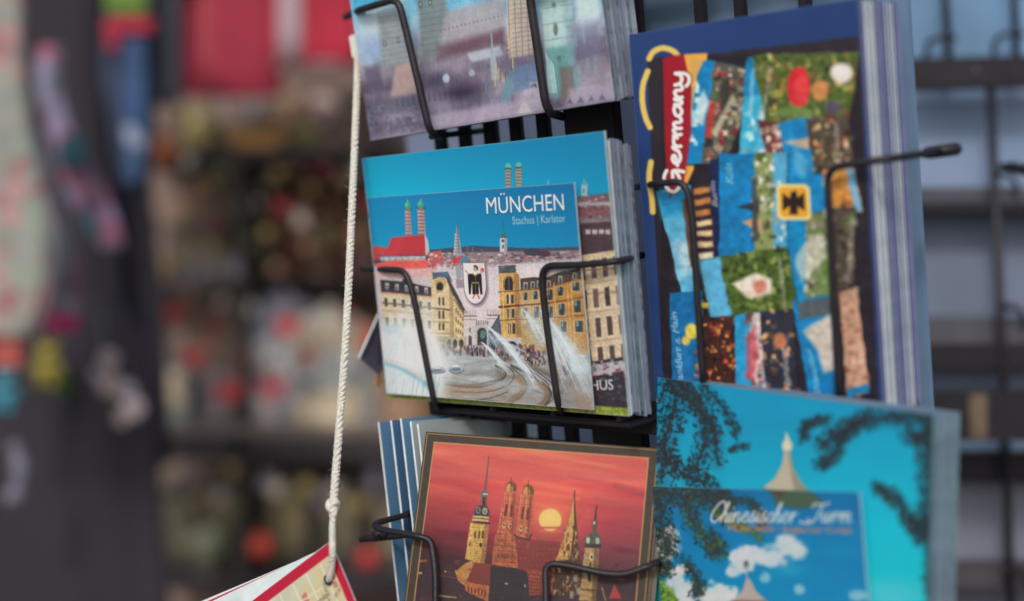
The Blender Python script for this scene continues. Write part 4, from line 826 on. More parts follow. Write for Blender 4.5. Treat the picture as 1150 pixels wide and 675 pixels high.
def paint_turS():
    c = Canvas(turS, 380, 240, (0, 128, 176)); U, V = c.U, c.V
    t = np.clip((V - 545) / 140, 0, 1)[..., None]; c.A[:] = np.array([0, 120, 178]) * (1 - t) + np.array([0, 146, 200]) * t; c.A += (fbm(U / 40, V / 30, 3, 2)[..., None] - .5) * 16
    cl = (216, 224, 228)
    n = fbm(U / 14, V / 11, 4, 3)
    def cloud(blobs, col=cl, k=1.0):
        m = np.full(U.shape, -1.)
        for (u, v, a, b) in blobs: m = np.maximum(m, 1 - ((U - u) / a) ** 2 - ((V - v) / b) ** 2)
        c.mixin((slice(None), slice(None)), np.clip((m + (n - .5) * 2.0) * 1.9, 0, 1) * k * (.78 + .3 * n), col)
    cloud([(835, 630, 18, 18), (862, 624, 28, 13), (880, 614, 24, 16), (895, 622, 14, 12), (826, 642, 12, 9)]); cloud([(858, 648, 8, 8), (898, 662, 6, 5), (962, 668, 16, 7)], (170, 214, 226), .8)
    cloud([(760, 660, 30, 24), (800, 668, 26, 16), (748, 612, 18, 22), (770, 690, 50, 26), (740, 640, 14, 16)], (226, 228, 226))
    c.blob(885, 640, 26, 8, (120, 190, 214), .4); c.blob(940, 620, 26, 8, (60, 160, 200), .4)
    gk = [(56, 62, 60), (44, 52, 60), (60, 84, 58), (70, 66, 62), (50, 78, 84)]
    leaves(c, [(734, 552), (770, 556), (806, 560), (815, 575)], 16, 200, gk, 21); leaves(c, [(770, 560), (780, 590), (803, 610), (805, 620)], 14, 120, gk + [(96, 130, 60)], 22); leaves(c, [(738, 560), (745, 600), (752, 622)], 16, 110, gk, 23); leaves(c, [(815, 558), (845, 566), (858, 590)], 9, 40, gk, 24); leaves(c, [(770, 632), (785, 655), (782, 668)], 9, 50, gk, 25); leaves(c, [(736, 630), (750, 640)], 10, 40, gk, 26); leaves(c, [(800, 575), (830, 590), (855, 603)], 7, 30, [(104, 128, 64), (60, 90, 60)], 27)
    c.poly([(732, 650), (756, 662), (765, 700), (730, 700)], (106, 150, 58), .95, 6); leaves(c, [(738, 660), (755, 685)], 12, 50, [(120, 170, 66), (70, 110, 50), (150, 190, 90)], 28)
    c.poly([(862, 548), (906, 548), (928, 566), (900, 572), (872, 568)], (92, 98, 66), .85, 5); c.poly([(862, 546), (885, 546), (876, 562)], (92, 76, 66), .9, 3)
    c.disc(838, 634, 3, 4.6, (70, 84, 98), .95, 12, 2); c.line([(838, 634), (839, 652)], 1.6, (170, 176, 176)); c.poly([(838, 650), (842, 650), (849, 664), (862, 676), (860, 690), (815, 690), (825, 674), (834, 662)], (190, 178, 172), 1, 2); c.poly([(822, 674), (860, 675), (862, 690), (815, 690)], (110, 86, 84), .9, 3)
    sil = (226, 228, 224)
    hand(c, 'Chinesischer', (796, 586), (893, 587), (3.4, -11), 1.6, sil, 1, 1.4); hand(c, 'Turm', (908, 586), (955, 586.5), (3.4, -10.4), 1.7, sil, 1, 1.4); c.line([(898, 586), (905, 588), (912, 586)], 1.5, sil)
    c.text('MÜNCHEN', (818, 596.4), (868, 597.4), (.3, -7), (226, 150, 84), 1, .03); c.line([(872, 594), (876, 594)], 1.4, (196, 140, 84), .8); c.text('Englischer Garten', (880, 598), (957, 599), (.3, -7.6), (222, 148, 84), 1, .02)
    e = np.minimum(turS.w / 2 - np.abs(c.X), turS.h / 2 - np.abs(c.Z)); c.A[:] = np.where((e < .0004)[..., None], c.A * .6 + np.array([60, 130, 160]) * .4, c.A)
    return c

def paint_top():
    c = Canvas(topC, 420, 300, (170, 175, 190)); U, V = c.U, c.V
    slope = V + .135 * (U - 540)                       # horizontal lines of the print run up to the right
    t = np.interp(slope, [-60, 0, 30, 60, 85, 105, 130, 150], [0, 0, 1, 2, 3, 4, 5, 6])
    cols = np.array([[120, 178, 208], [166, 180, 196], [150, 142, 152], [112, 100, 116], [172, 166, 178], [118, 106, 126], [160, 150, 164]], float)
    for ch in range(3): c.A[..., ch] = np.interp(t, range(7), cols[:, ch])
    n = fbm(U / 26, (V + .13 * U) / 14, 4, 0)[..., None]; c.A += (n - .5) * np.array([92, 84, 80])
    rb = fbm(U / 1.6, V / 60, 2, 3)[..., None]; c.A += (rb - .5) * 26        # vertical shimmer of the lens sheet
    g = np.random.default_rng(12)
    P = lambda pts, col, a=.8, s=4: c.poly(pts, col, a, s)
    P([(398, -30), (470, -30), (440, 40), (420, 75), (402, 75)], (190, 204, 214), .9, 14); P([(402, 45), (436, 38), (440, 66), (408, 70)], (136, 158, 190), .7, 14)
    P([(396, -30), (446, -30), (448, 2), (396, 14)], (84, 168, 204), .95, 4); P([(455, -30), (520, -30), (522, 2), (457, 8)], (120, 184, 208), .9, 10)
    P([(424, 18), (452, 12), (462, 70), (430, 74)], (150, 156, 156), .9, 6); P([(468, -4), (500, -8), (506, 60), (474, 68)], (126, 134, 132), .9, 6)
    for k in range(9): c.line([(424 + k * .6, 20 + k * 6.2), (456 + k * .8, 15 + k * 6)], 1, (96, 104, 108), .5); c.line([(470 + k * .5, 2 + k * 7), (502 + k * .6, -3 + k * 7)], 1, (92, 100, 102), .6)
    for (u, v) in ((447, 45), (432, 49), (472, 5), (483, 3)): c.disc(u, v, 2, 3.4, (70, 72, 78)); c.disc(u, v, 1, 2, (190, 184, 160))
    P([(500, 14), (566, -6), (568, 42), (492, 62)], (172, 164, 168), .85, 6); P([(492, 52), (566, 32), (568, 50), (490, 68)], (104, 74, 84), .8, 8)
    for k in range(16): c.rect(494 + k * 4.6, 33 - k * 1.1, 496 + k * 4.6, 35 - k * 1.1, (110, 100, 106), .7)
    P([(444, 74), (470, 68), (474, 104), (438, 110)], (186, 160, 152), .85, 4); P([(408, 76), (426, 72), (430, 100), (412, 104)], (104, 92, 112), .8, 7)
    P([(404, 116), (470, 104), (476, 122), (410, 134)], (92, 90, 104), .8, 6); P([(524, 60), (560, 52), (566, 62), (530, 70)], (196, 206, 212), .8, 3)
    for k in range(11): c.line([(446 + k * 6, 112 - k * .9), (446.6 + k * 6, 120 - k * .9)], 1.6, (72, 66, 80), .6)
    c.speck(410, 118, 470, 150, 120, [(96, 84, 104), (150, 160, 160), (72, 66, 82), (130, 118, 128), (120, 150, 140)], (2, 5), .8, .6, g)
    c.blob(518, 104, 34, 12, (64, 52, 68), .95, 1, -.13); c.blob(640, 66, 46, 9, (84, 76, 100), .7, 1, -.13); c.blob(590, 60, 30, 10, (92, 84, 104), .6, 1, -.1)
    # gothic tower, gabled house
    P([(568, -20), (594, -24), (600, 60), (572, 66)], (190, 176, 160), .9, 3)
    for k in range(12): c.line([(570 + k * .2, k * 5.4), (598, k * 5.2 - 2)], .9, (112, 100, 100), .7); c.line([(569.5, k * 5.4), (575, k * 5.4 - 1)], 1.2, (222, 190, 144), .8)
    for k in range(4): c.line([(570 + k * 7, -20), (573 + k * 7, 62)], 1, (122, 112, 114), .7)
    c.line([(552, 38), (553, 66)], 1.6, (150, 160, 166), 1, 1, 3); c.poly([(550, 60), (556, 58), (560, 90), (552, 90)], (166, 176, 180), .9, 2)
    for (u, v) in ((556, 92), (560, 84), (564, 88), (557, 78), (566, 92), (572, 50), (576, 72)): c.line([(u, v - 6), (u, v + 4)], 1.2, (222, 190, 130), .9)
    P([(580, 74), (606, 70), (612, 96), (574, 104)], (112, 132, 160), .9, 3); P([(566, 92), (580, 72), (572, 112), (562, 118)], (110, 146, 156), .85, 3); c.rect(595, 92, 604, 101, (176, 172, 180), .9); c.speck(596, 94, 603, 99, 5, [(66, 60, 72)], (1.4, 2), 2)
    c.poly([(580, 128), (588, 113), (600, 128)], (206, 206, 190), .95, 3); c.disc(501, 88, 4, 5, (186, 214, 220), .9, 10, 2); c.disc(530, 82, 3.6, 4, (186, 206, 220), .8, 10, 2)
    for k in range(26): u = g.uniform(545, 575); v = g.uniform(62, 120); c.line([(u, v), (u + g.uniform(-6, 6), v + 9)], .9, (130, 166, 176), .5)
    # the pale tower on the right
    P([(606, -20), (640, -24), (645, 52), (612, 58)], (182, 206, 204), .95, 3); P([(612, 54), (645, 50), (650, 104), (618, 110)], (112, 160, 158), .9, 4); P([(630, -24), (640, -24), (650, 104), (640, 104)], (140, 170, 172), .6, 6)
    for (u, v, b) in ((622, 6, 3), (624, 33, 7), (628, 66, 4), (616, 70, 3)): c.disc(u, v, 2.6, b, (112, 116, 108), .95, 12, 1.5)
    for k in range(6): c.line([(608 + k, -8 + k * 18), (644 + k, -14 + k * 18)], 1.6, (120, 160, 156), .7)
    for k in range(5): c.line([(613 + k * 2, 60 + k * 3), (617 + k * 2, 104)], 1.4, (208, 232, 230), .7)
    P([(646, -20), (672, -24), (676, 38), (648, 44)], (196, 216, 222), .9, 8); P([(640, 30), (674, 22), (678, 66), (646, 70)], (120, 112, 138), .7, 12); P([(648, 68), (682, 60), (686, 94), (650, 98)], (150, 140, 148), .75, 6); P([(628, 76), (645, 74), (648, 116), (630, 116)], (124, 104, 102), .8, 5)
    for (u, v) in ((646, 44), (655, 40), (660, 74), (650, 82), (668, 70), (645, 88)): c.line([(u, v - 8), (u + 1, v + 8)], 2.2, (120, 190, 196), .45, 3)
    P([(640, 100), (688, 92), (690, 113), (634, 120)], (172, 160, 176), .8, 5); P([(480, 130), (612, 108), (614, 124), (482, 146)], (186, 176, 188), .7, 5)
    for u in (636, 648, 660, 672): c.poly([(u, 117 - (u - 636) * .12), (u + 4, 110 - (u - 636) * .12), (u + 8, 116 - (u - 636) * .12)], (92, 84, 100), .8, 1.5)
    c.grit(.10, 3, 12, 1., 2); A_ = np.pad(c.A, ((12, 12), (0, 0), (0, 0)), 'edge'); w_ = np.hanning(27)[1:-1]; sm = sum(A_[i:i + c.nz] * w_[i] for i in range(25)) / w_.sum(); c.A[:] = c.A * .66 + sm * .34
    c.A[:] = c.A * .84 + np.array([178, 196, 212]) * .16; c.A[:] = 146 + (c.A - 146) * 1.5
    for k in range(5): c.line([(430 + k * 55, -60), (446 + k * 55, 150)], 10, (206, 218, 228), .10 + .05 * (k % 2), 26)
    # clear wrapper over the right end and a pale lower border
    P([(676, -60), (720, -60), (720, 140), (689, 140)], (168, 176, 186), .75, 2)
    lz = (c.Z + topC.h / 2); c.A[:] = np.where((lz < .0012)[..., None], c.A * .5 + np.array([150, 146, 160]) * .5, c.A)
    c.A += (RNG.random(c.A.shape[:2])[..., None] - .5) * 8
    return c

# ================================================================== materials in use
PM = print_mat('glossy_print'); PMS = print_mat('satin_print', .5, .0); PML = print_mat('lens_sheet_print', .28, .5, ribs=700.)
PMM = print_mat('map_print', .5, .1)
M_EDGE = mat('card_edge', (222, 230, 230), .7, .08, 120)
M_EDGE2 = mat('card_edge_grey', (146, 158, 166), .55, .15, 160)
M_EDGE3 = mat('card_edge_lavender', (146, 144, 186), .6, .1, 120)
M_EDGE4 = mat('card_edge_teal', (88, 104, 114), .6, .35, 60, c2=(120, 164, 172))
M_EDGE5 = mat('card_edge_dark', (122, 130, 140), .6, .3, 260)
M_BLUEEDGE = mat('card_edge_blue', (60, 82, 132), .6, .1, 100)
M_GOLD_EDGE = mat('card_edge_gold', (168, 132, 80), .5, .1, 100)
M_WIRE = mat('black_coated_wire', (38, 35, 41), .42, .12, 90, bump=.12, bscale=700, spec=.36)
M_BLACK = mat('black_painted_steel', (35, 32, 39), .55, .12, 60, spec=.3, bump=.1, bscale=400)
M_SLATE = mat('slate_blue_board', (106, 134, 164), .6, .12, 16)
M_SLATE2 = mat('grey_blue_board', (122, 136, 164), .65, .12, 14)
M_ROPE = mat('white_cotton_cord', (226, 224, 212), .85, .12, 900, bump=.5, bscale=2500)
M_WHITE = mat('white_plastic', (220, 222, 218), .45, .05, 40)
M_PAPER = mat('map_paper', (216, 228, 230), .75, .06, 60)
M_REDP = mat('red_print', (186, 40, 66), .5, .06, 50)
M_STEEL = mat('dark_eyelet', (52, 70, 92), .3, .15, 300, metallic=.6)
M_BRASS = mat('worn_brass', (104, 88, 70), .45, .25, 40)

# ================================================================== the postcards
def cardthing(name, cv, t, pm, em, label, cat='postcard', **k):
    return tag(card_mesh(name, cv, t, pm, em, **k), label, cat)
cardthing('postcard', paint_munL(), .0013, PM, M_EDGE, 'large postcard of house fronts with a green lawn edge, lettered STACHUS, behind the small postcard', bend=.0006)
cardthing('postcard', paint_munS(), .0007, PM, M_EDGE, 'small postcard lettered MÜNCHEN with a fountain, a square and a white monk shield')
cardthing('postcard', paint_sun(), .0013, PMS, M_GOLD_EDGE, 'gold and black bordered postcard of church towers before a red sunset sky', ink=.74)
cardthing('postcard', paint_ger(), .0012, PM, M_BLUEEDGE, 'upright navy blue postcard lettered Germany with a collage of small town pictures')
cardthing('postcard', paint_turL(), .0012, PM, M_EDGE4, 'large turquoise sky postcard with dark leaves and a pointed pagoda roof, lower right')
cardthing('postcard', paint_turS(), .0007, PM, M_EDGE, 'small blue postcard with white clouds lettered Chinesischer Turm in silver script', ink=.95)
cardthing('lenticular_postcard', paint_top(), .0016, PML, M_EDGE2, 'pale shimmering lens-sheet postcard of towers and roofs at the top of the rack')

rs = np.random.default_rng(21)
# behind the large city card
M_SLEEVE = mat('plastic_sleeve_edge', (116, 134, 144), .3, .25, 220)
for k in range(11):
    m = [M_EDGE, M_EDGE2, M_SLEEVE, M_EDGE2, M_EDGE2, M_SLEEVE, M_SLEEVE, M_EDGE2, M_EDGE5, M_SLEEVE, M_EDGE5][k]
    o = plain_card('postcard', munL, .0002 + rs.uniform(-.0018, .0014), .0020 + k * .00165, -.0019 + rs.uniform(-.0008, .0006) - (.002 if k > 6 else 0), .170, .1245, .0010, M_SLATE2, m, rz=R(rs.uniform(-.5, .5)), bend=rs.uniform(0, .0006))
    tag(o, 'spare postcard in the grey-edged stack behind the lawn-edged city postcard', 'postcard', 'postcards stacked behind the city postcard')
# behind the Germany card: creamy white bands with a lavender band between
for k in range(17):
    m = [M_EDGE3, M_EDGE, M_EDGE, M_EDGE, M_EDGE, M_EDGE, M_EDGE2, M_EDGE, M_EDGE3, M_EDGE3, M_EDGE3, M_EDGE, M_EDGE, M_EDGE, M_EDGE, M_EDGE3, M_EDGE3][k]
    o = plain_card('postcard', gerC, rs.uniform(-.0009, .0009), .0018 + k * .0021, rs.uniform(-.0006, .0006), .1128, .1716, .0015, M_BLUEEDGE, m)
    tag(o, 'spare postcard in the thick white-edged stack behind the navy Germany postcard', 'postcard', 'postcards stacked behind the Germany postcard')
for k in range(12):
    m = [M_EDGE4, M_EDGE5, M_EDGE4, M_EDGE2][k % 4]
    o = plain_card('postcard', turL, rs.uniform(-.0014, .0012), .0018 + k * .0014, rs.uniform(-.001, .0004), .1512, .1278, .0009, M_SLATE, m, rz=R(rs.uniform(-.4, .4)))
    tag(o, 'spare postcard in the teal-edged stack behind the turquoise pagoda postcard', 'postcard', 'postcards stacked behind the pagoda postcard')
for k in range(9):
    o = plain_card('lenticular_postcard', topC, rs.uniform(-.0014, .0014), .0026 + k * .0024, rs.uniform(-.0008, .0008), .170, .128, .0018, M_SLATE2, M_EDGE2 if k % 3 else M_EDGE5)
    tag(o, 'spare lens-sheet card in the stack behind the pale shimmering postcard', 'postcard', 'cards stacked behind the shimmering postcard')
# two more gold-bordered sunset cards, shifted to the right behind the front one
for k in range(2):
    o = plain_card('postcard', sunC, .0016 + k * .0022, .0022 + k * .0022, -.0016, .1135, .149, .0012, mat('dark_frame_print', (70, 62, 54), .4, .1), M_GOLD_EDGE)
    tag(o, 'spare gold-edged sunset postcard behind the red sunset postcard', 'postcard', 'sunset postcards behind the front one')

# fan of blue sky cards on the sunset pocket's left
M_SKYP = mat('blue_sky_print', (104, 150, 190), .35, .1, 14, coat=.3); M_SKYP2 = mat('deep_blue_sky_print', (78, 118, 160), .35, .1, 14, coat=.3); M_PALEP = mat('pale_sky_print', (176, 188, 190), .4, .08, 14, coat=.3)
fan = [((426, 474), .735, M_SKYP, 'blue postcard standing outermost in the fan left of the sunset postcard'),
       ((440, 472), .728, M_SKYP2, 'second blue postcard of the fan left of the sunset postcard, counted from its outer side'),
       ((451, 470), .721, M_SKYP, 'third blue postcard of the fan left of the sunset postcard, counted from its outer side'),
       ((462, 473), .714, M_PALEP, 'pale white postcard of the fan, next but one to the sunset postcard'),
       ((470, 476), .707, M_PALEP, 'pale white postcard of the fan touching the sunset postcard')]
for k, ((u, v), d, m, lab) in enumerate(fan):
    C0 = Card(u, v, d, -.16, .02, R(56), .1, .1)
    o = plain_card('postcard', C0, .055, 0, -.0825, .110, .165, .0011, m, M_EDGE)
    tag(o, lab, 'postcard', 'blue postcards fanned beside the sunset postcard')

# dark card corner sticking out left of the city cards
q = [at(u, v, d) for u, v, d in ((427, 346, .80), (402, 402, .80), (424, 421, .81), (445, 392, .82))]
n = (q[1] - q[0]).cross(q[3] - q[0]).normalized() * .0012
o = new_obj('card_tag', q + [p + n for p in q], [(0, 1, 2, 3), (7, 6, 5, 4), (0, 4, 5, 1), (1, 5, 6, 2), (2, 6, 7, 3), (3, 7, 4, 0)], [mat('slate_card', (88, 84, 102), .5, .1, 60), M_EDGE], mi=[0, 0, 1, 1, 1, 1])
tag(o, 'dark grey card corner poking out left of the city postcard stack', 'card')
c1 = MB().ball((0, 0, 0), (.0022, .002, .0045), n=12); o = c1.build('wooden_bead', mat('orange_wood', (196, 140, 104), .6, .2, 60), smooth=True); o.location = at(424, 426, .82)
tag(o, 'small tan wooden bead beneath the dark grey card corner', 'bead')

# ================================================================== the rack
rack = empty('postcard_rack', (0.02, 1.05, 0))
tag(rack, 'black wire postcard rack holding the stacks of cards', 'rack')
def wire(mb, pts, r=.0017, rad=.007, n=10):
    mb.tube(bent_path(pts, rad, 7), r, n); return mb
def pocket(parts, tray=None):
    first = None
    p = MB()
    if tray: tray(p)
    pk = p.build('wire_pocket', M_BLACK, rack)
    for pts, r, rad in parts:
        wire(MB(), pts, r, rad).build('prong', M_WIRE, pk, smooth=True)
    return pk
def boxin(mb, card, x0, x1, y0, y1, z0, z1, bev=.0008):
    mb.box(card.P((x0 + x1) / 2, (y0 + y1) / 2, (z0 + z1) / 2), (x1 - x0, y1 - y0, z1 - z0), card.M.to_3x3(), 0, bev)
hL = munL.h / 2
def tray_mun(p):
    x0 = munL.hit(478, 470, -.02)[0]; x1 = munL.hit(753, 478, -.024)[0]
    boxin(p, munL, x0, x1, .0225, .0275, -hL - .0135, -hL + .002)
    for i in range(4): boxin(p, munL, -.05 + i * .042, -.046 + i * .042, .002, .0225, -hL - .0035, -hL - .0005)
    boxin(p, munL, -.055, x1 - .006, .0035, .0225, -hL - .0065, -hL - .0035)
on = munL.on
pocket([([at(407, 302, .79), on(430, 302.5, .006), on(455, 303.5, .006), on(464, 330, .006), on(488, 455, .006), on(497, 459, -.012)], .0016, .0075),
        ([at(722, 286.5, .668), on(694, 293.5, .004), on(655, 297.5, .006), on(607, 298.5, .006), on(613, 360, .006), on(627.5, 460, .006), on(636, 466, -.012)], .0016, .0085)], tray_mun)
on = topC.on
hT = topC.h / 2
def tray_top(p):
    boxin(p, topC, -.044, -.040, .003, .045, -hT - .0044, -hT - .0014)
pocket([([at(388, 19, .80), on(405, 11, .005), on(447, -2, .005), on(455, 30, .005), on(483, 149, .006), on(495, 153, -.01)], .0019, .007),
        ([at(722, -40, .66), on(640, -22, .005), on(594, -14, .005), on(597, 10, .005), on(614, 126, .006), on(632, 131, -.01)], .0021, .008)], tray_top)
on = gerC.on
hG = gerC.h / 2
def tray_ger(p):
    x0 = -gerC.w / 2 - .004
    boxin(p, gerC, x0, gerC.w / 2 - .008, .0015, .041, -hG - .0036, -hG - .0006); boxin(p, gerC, x0, gerC.w / 2 - .01, .041, .044, -hG - .006, -hG + .006)
gk = pocket([([at(709, 211, .70), on(735, 206.5, .006), on(770, 203, .006), on(777, 240, .006), on(789.5, 428, .006), on(790, 436, -.01)], .0016, .007),
        ([at(1060, 169, .592), on(999, 178.5, .003), on(970, 182, .006), on(928, 189, .006), on(931, 230, .006), on(942, 444, .006), on(942.5, 452, -.01)], .0016, .008)], tray_ger)
MB().tube([at(1037, 172.4, .5925), at(1043, 171.5, .5922), at(1062, 168.8, .5918), at(1076, 166.8, .5912), at(1080, 166.3, .591)], [.0020, .0027, .0028, .0027, .0012], 12).build('prong_tip', M_WIRE, gk, smooth=True)
on = sunC.on
def tray_sun(p):
    boxin(p, sunC, -.05, .05, .002, .034, -sunC.h / 2 - .004, -sunC.h / 2 - .001)
sk = pocket([([at(470, 572, .742), at(455, 578.5, .715), at(420, 588, .700), at(424, 594, .690), on(468, 602, .007), on(484, 606, .006), on(489, 640, .006), on(489, 760, .006), on(492, 840, .006)], .0016, .006),
        ([at(405, 606, .735), at(430, 604, .725), at(462, 600, .71)], .0016, .004), ([at(420, 603, .722), at(428, 597, .722), at(434, 602, .722)], .0022, .004),
        ([at(741.5, 629, .70), on(739, 631, .002), on(728, 636, .006), on(700, 646, .006), on(676, 644, .006), on(640, 635.5, .006), on(612, 632, .006), on(613, 660, .006), on(614, 760, .006), on(616, 840, .006)], .0016, .0085)], tray_sun)

# uprights, cross wires and slate boards behind the cards
def gx(card, u, v, off): return card.hit(u, v, -off)[0]
zb, zt = -.30, .30
x0, x1 = gx(munL, 486, 300, .05), gx(munL, 735, 300, .05)
for k in range(14):
    x = gx(munL, 488, 140, .05) + k * .0197
    if x > x1 - .03: break
    mb = MB(); boxin(mb, munL, x, x + (.0082 if k % 3 != 2 else .0095), .048, .052, zb, zt, .0006)
    mb.build('upright_bar', M_BLACK, rack)
mb = MB(); xa = gx(munL, 640, 140, .046); boxin(mb, munL, xa, xa + .034, .041, .047, zb, zt, .001); mb.build('post', M_BLACK, rack)
bx0, bx1 = gx(munL, 470, 300, .17), gx(munL, 742, 300, .17)
mb = MB(); boxin(mb, munL, bx0, bx1, .17, .173, zb, zt, .0005); mb.build('backing_board', M_SLATE2, rack)
for z in (.087, -.093, .25, -.25):
    mb = MB(); boxin(mb, munL, x0, x1 + .01, .0455, .048, z - .0016, z + .0016, .0006); mb.build('cross_wire', M_BLACK, rack)
x0, x1 = gx(gerC, 722, 20, .058), gx(gerC, 1008, 20, .058)
mb = MB(); boxin(mb, gerC, x0 - .01, x1, .070, .073, -.26, .20, .0005); mb.build('backing_board', M_SLATE, rack)
for u in (716, 787, 832, 905):
    x = gx(gerC, u, 5, .056); mb = MB(); boxin(mb, gerC, x - .0026, x + .0026, .053, .058, -.26, .20, .0006); mb.build('upright_bar', M_BLACK, rack)
mb = MB(); boxin(mb, gerC, x0, x1, .046, .052, .12, .128, .001); boxin(mb, gerC, x0, x1, .046, .052, -.21, -.2, .001); mb.build('cross_wire', M_BLACK, rack)
MB().tube([(0.05, .93, 0.02), (0.05, .93, 2.1)], .016, 20).build('post', M_BLACK, rack, smooth=True)
mb = MB(); mb.lathe((0.05, .93, 0), [(.30, 0.0), (.30, .02), (.26, .03), (.03, .05), (.02, .08)], 40); mb.build('base', M_BLACK, rack, smooth=True)
mb = MB(); mb.tube([(0.05, .93, 1.30), munL.P(.02, .058, -.20)], .005, 10); mb.tube([(0.05, .93, 1.66), munL.P(.02, .058, .20)], .005, 10); mb.tube([(0.05, .93, 1.60), gerC.P(0, .06, .124)], .005, 10); mb.build('bracket', M_BLACK, rack, smooth=True)

# ================================================================== the rack face beyond, on the right
side = empty('side_rack', (.42, 1.15, 0)); tag(side, 'out of focus black wire rack on the right with slate blue boards behind its bars', 'rack')
YR = 1.12
def fr(mb, u0, v0, u1, v1, y=YR, t=.006, bev=.001):
    a, b = at(u0, v0, y), at(u1, v1, y); mb.box(((a.x + b.x) / 2, y + t / 2, (a.z + b.z) / 2), (abs(b.x - a.x), t, abs(a.z - b.z)), None, 0, bev); return mb
def sk_(name, m, u0, v0, u1, v1, y=YR, t=.006, tilt=0., bev=.001, parent=side):
    mb = MB(); a, b = at(u0, v0, y), at(u1, v1, y)
    mb.box(((a.x + b.x) / 2, y + t / 2, (a.z + b.z) / 2), (abs(b.x - a.x), t, abs(a.z - b.z)), Matrix.Rotation(tilt, 3, 'Y'), 0, bev)
    return mb.build(name, m, parent)
for (v0, v1, m) in ((-120, 66, mat('blue_board', (104, 144, 182), .55, .12, 9)), (94, 214, mat('blue_grey_board', (112, 142, 172), .55, .14, 9, c2=(134, 152, 184))), (236, 357, mat('pale_grey_board', (112, 126, 150), .6, .1, 9)), (412, 446, mat('slate_strip', (118, 134, 164), .6, .1, 9)), (486, 510, M_SLATE), (541, 634, mat('grey_panel', (128, 134, 152), .6, .1, 9)), (660, 800, mat('dark_grey_panel', (104, 106, 124), .6, .1, 9))):
    sk_('board', m, 985, v0, 1260, v1, YR + .04, .004)
sk_('frame_bar', M_BLACK, 1024, 62, 1260, 97, YR - .006, .014, R(-1.6))
sk_('frame_bar', mat('grey_black_bar', (72, 74, 88), .5, .1, 40), 985, 210, 1260, 228, YR + .01, .02); sk_('frame_bar', M_BLACK, 985, 228, 1260, 238, YR + .0, .02)
sk_('frame_bar', mat('grey_brown_bar', (78, 78, 90), .5, .1, 40), 985, 356, 1260, 387, YR + .01, .02); sk_('frame_bar', M_BLACK, 985, 387, 1260, 414, YR, .02)
sk_('frame_bar', M_BLACK, 985, 508, 1260, 542, YR + .01, .02); sk_('frame_bar', mat('dim_bar', (70, 66, 74), .5, .1, 40), 985, 633, 1260, 662, YR + .01, .02)
sk_('backing_board', mat('dark_backing', (80, 78, 90), .6, .1, 10), 985, -200, 1260, 900, YR + .08, .004)
def rod(pts, r=.0031, par=side, name='upright_wire'):
    return MB().tube([at(*p) for p in pts], r, 10).build(name, M_WIRE, par, smooth=True)
rod([(1058, -80, YR), (1066, 70, YR)]); rod([(1136, -80, YR), (1142, 66, YR)]); rod([(1112, 92, YR), (1126, 400, YR), (1136, 700, YR)], .0036); 
for (u, v) in ((1064, 44), (1140, 40), (1120, 196), (1129, 346), (1134, 640)):
    mb = MB(); mb.tube(bent_path([at(u - 24 if v < 60 else u + 22, v + 22, YR), at(u - 22 if v < 60 else u + 20, v + 2, YR), at(u - 8, v - 2, YR - .004), at(u + 10, v - 2, YR - .004)], .006), .0022, 8); mb.build('hook', M_WIRE, side, smooth=True)
MB().tube([at(1122, 186, .95), at(1135, 187, .94), at(1160, 193, .92), at(1200, 200, .90)], [.001, .0034, .004, .004], 12).build('prong_tip', M_WIRE, side, smooth=True)
mb = MB(); mb.ball(at(1096, 80, YR - .008), (.0022, .002, .0022), n=12); mb.build('rivet', mat('grey_rivet', (104, 100, 112), .4, .05), side, smooth=True)
# tray of its lower pocket, dark with a brass clip
pl = [(1000, 468), (1012, 456), (1036, 440), (1260, 438), (1260, 496), (1000, 494)]
yT = 1.06; pts = [at(u, v, yT) for u, v in pl]; c0 = Vector((0, yT + .008, 0))
mb = MB(); mb.prism([(p.x, p.z) for p in pts], c0, .016); tr = mb.build('tray', M_BLACK, side)
mb = MB(); a, b = at(1088, 442, yT), at(1108, 493, yT); mb.box(((a.x + b.x) / 2, yT - .0005, (a.z + b.z) / 2), (b.x - a.x, .003, a.z - b.z), None, 0, .001); mb.build('clip', M_BRASS, tr)
mb = MB(); mb.tube([at(1230, 470, 1.2), at(1230, 470, yT + .01)], .006, 10); mb.build('bracket', M_BLACK, side, smooth=True)
mb = MB(); a = at(1250, 337, YR + .1); mb.tube([(a.x, a.y, 0), (a.x, a.y, 1.75)], .012, 16); mb.lathe((a.x, a.y, 0), [(.22, 0), (.22, .02), (.02, .05)], 32); mb.build('post', M_BLACK, side, smooth=True)

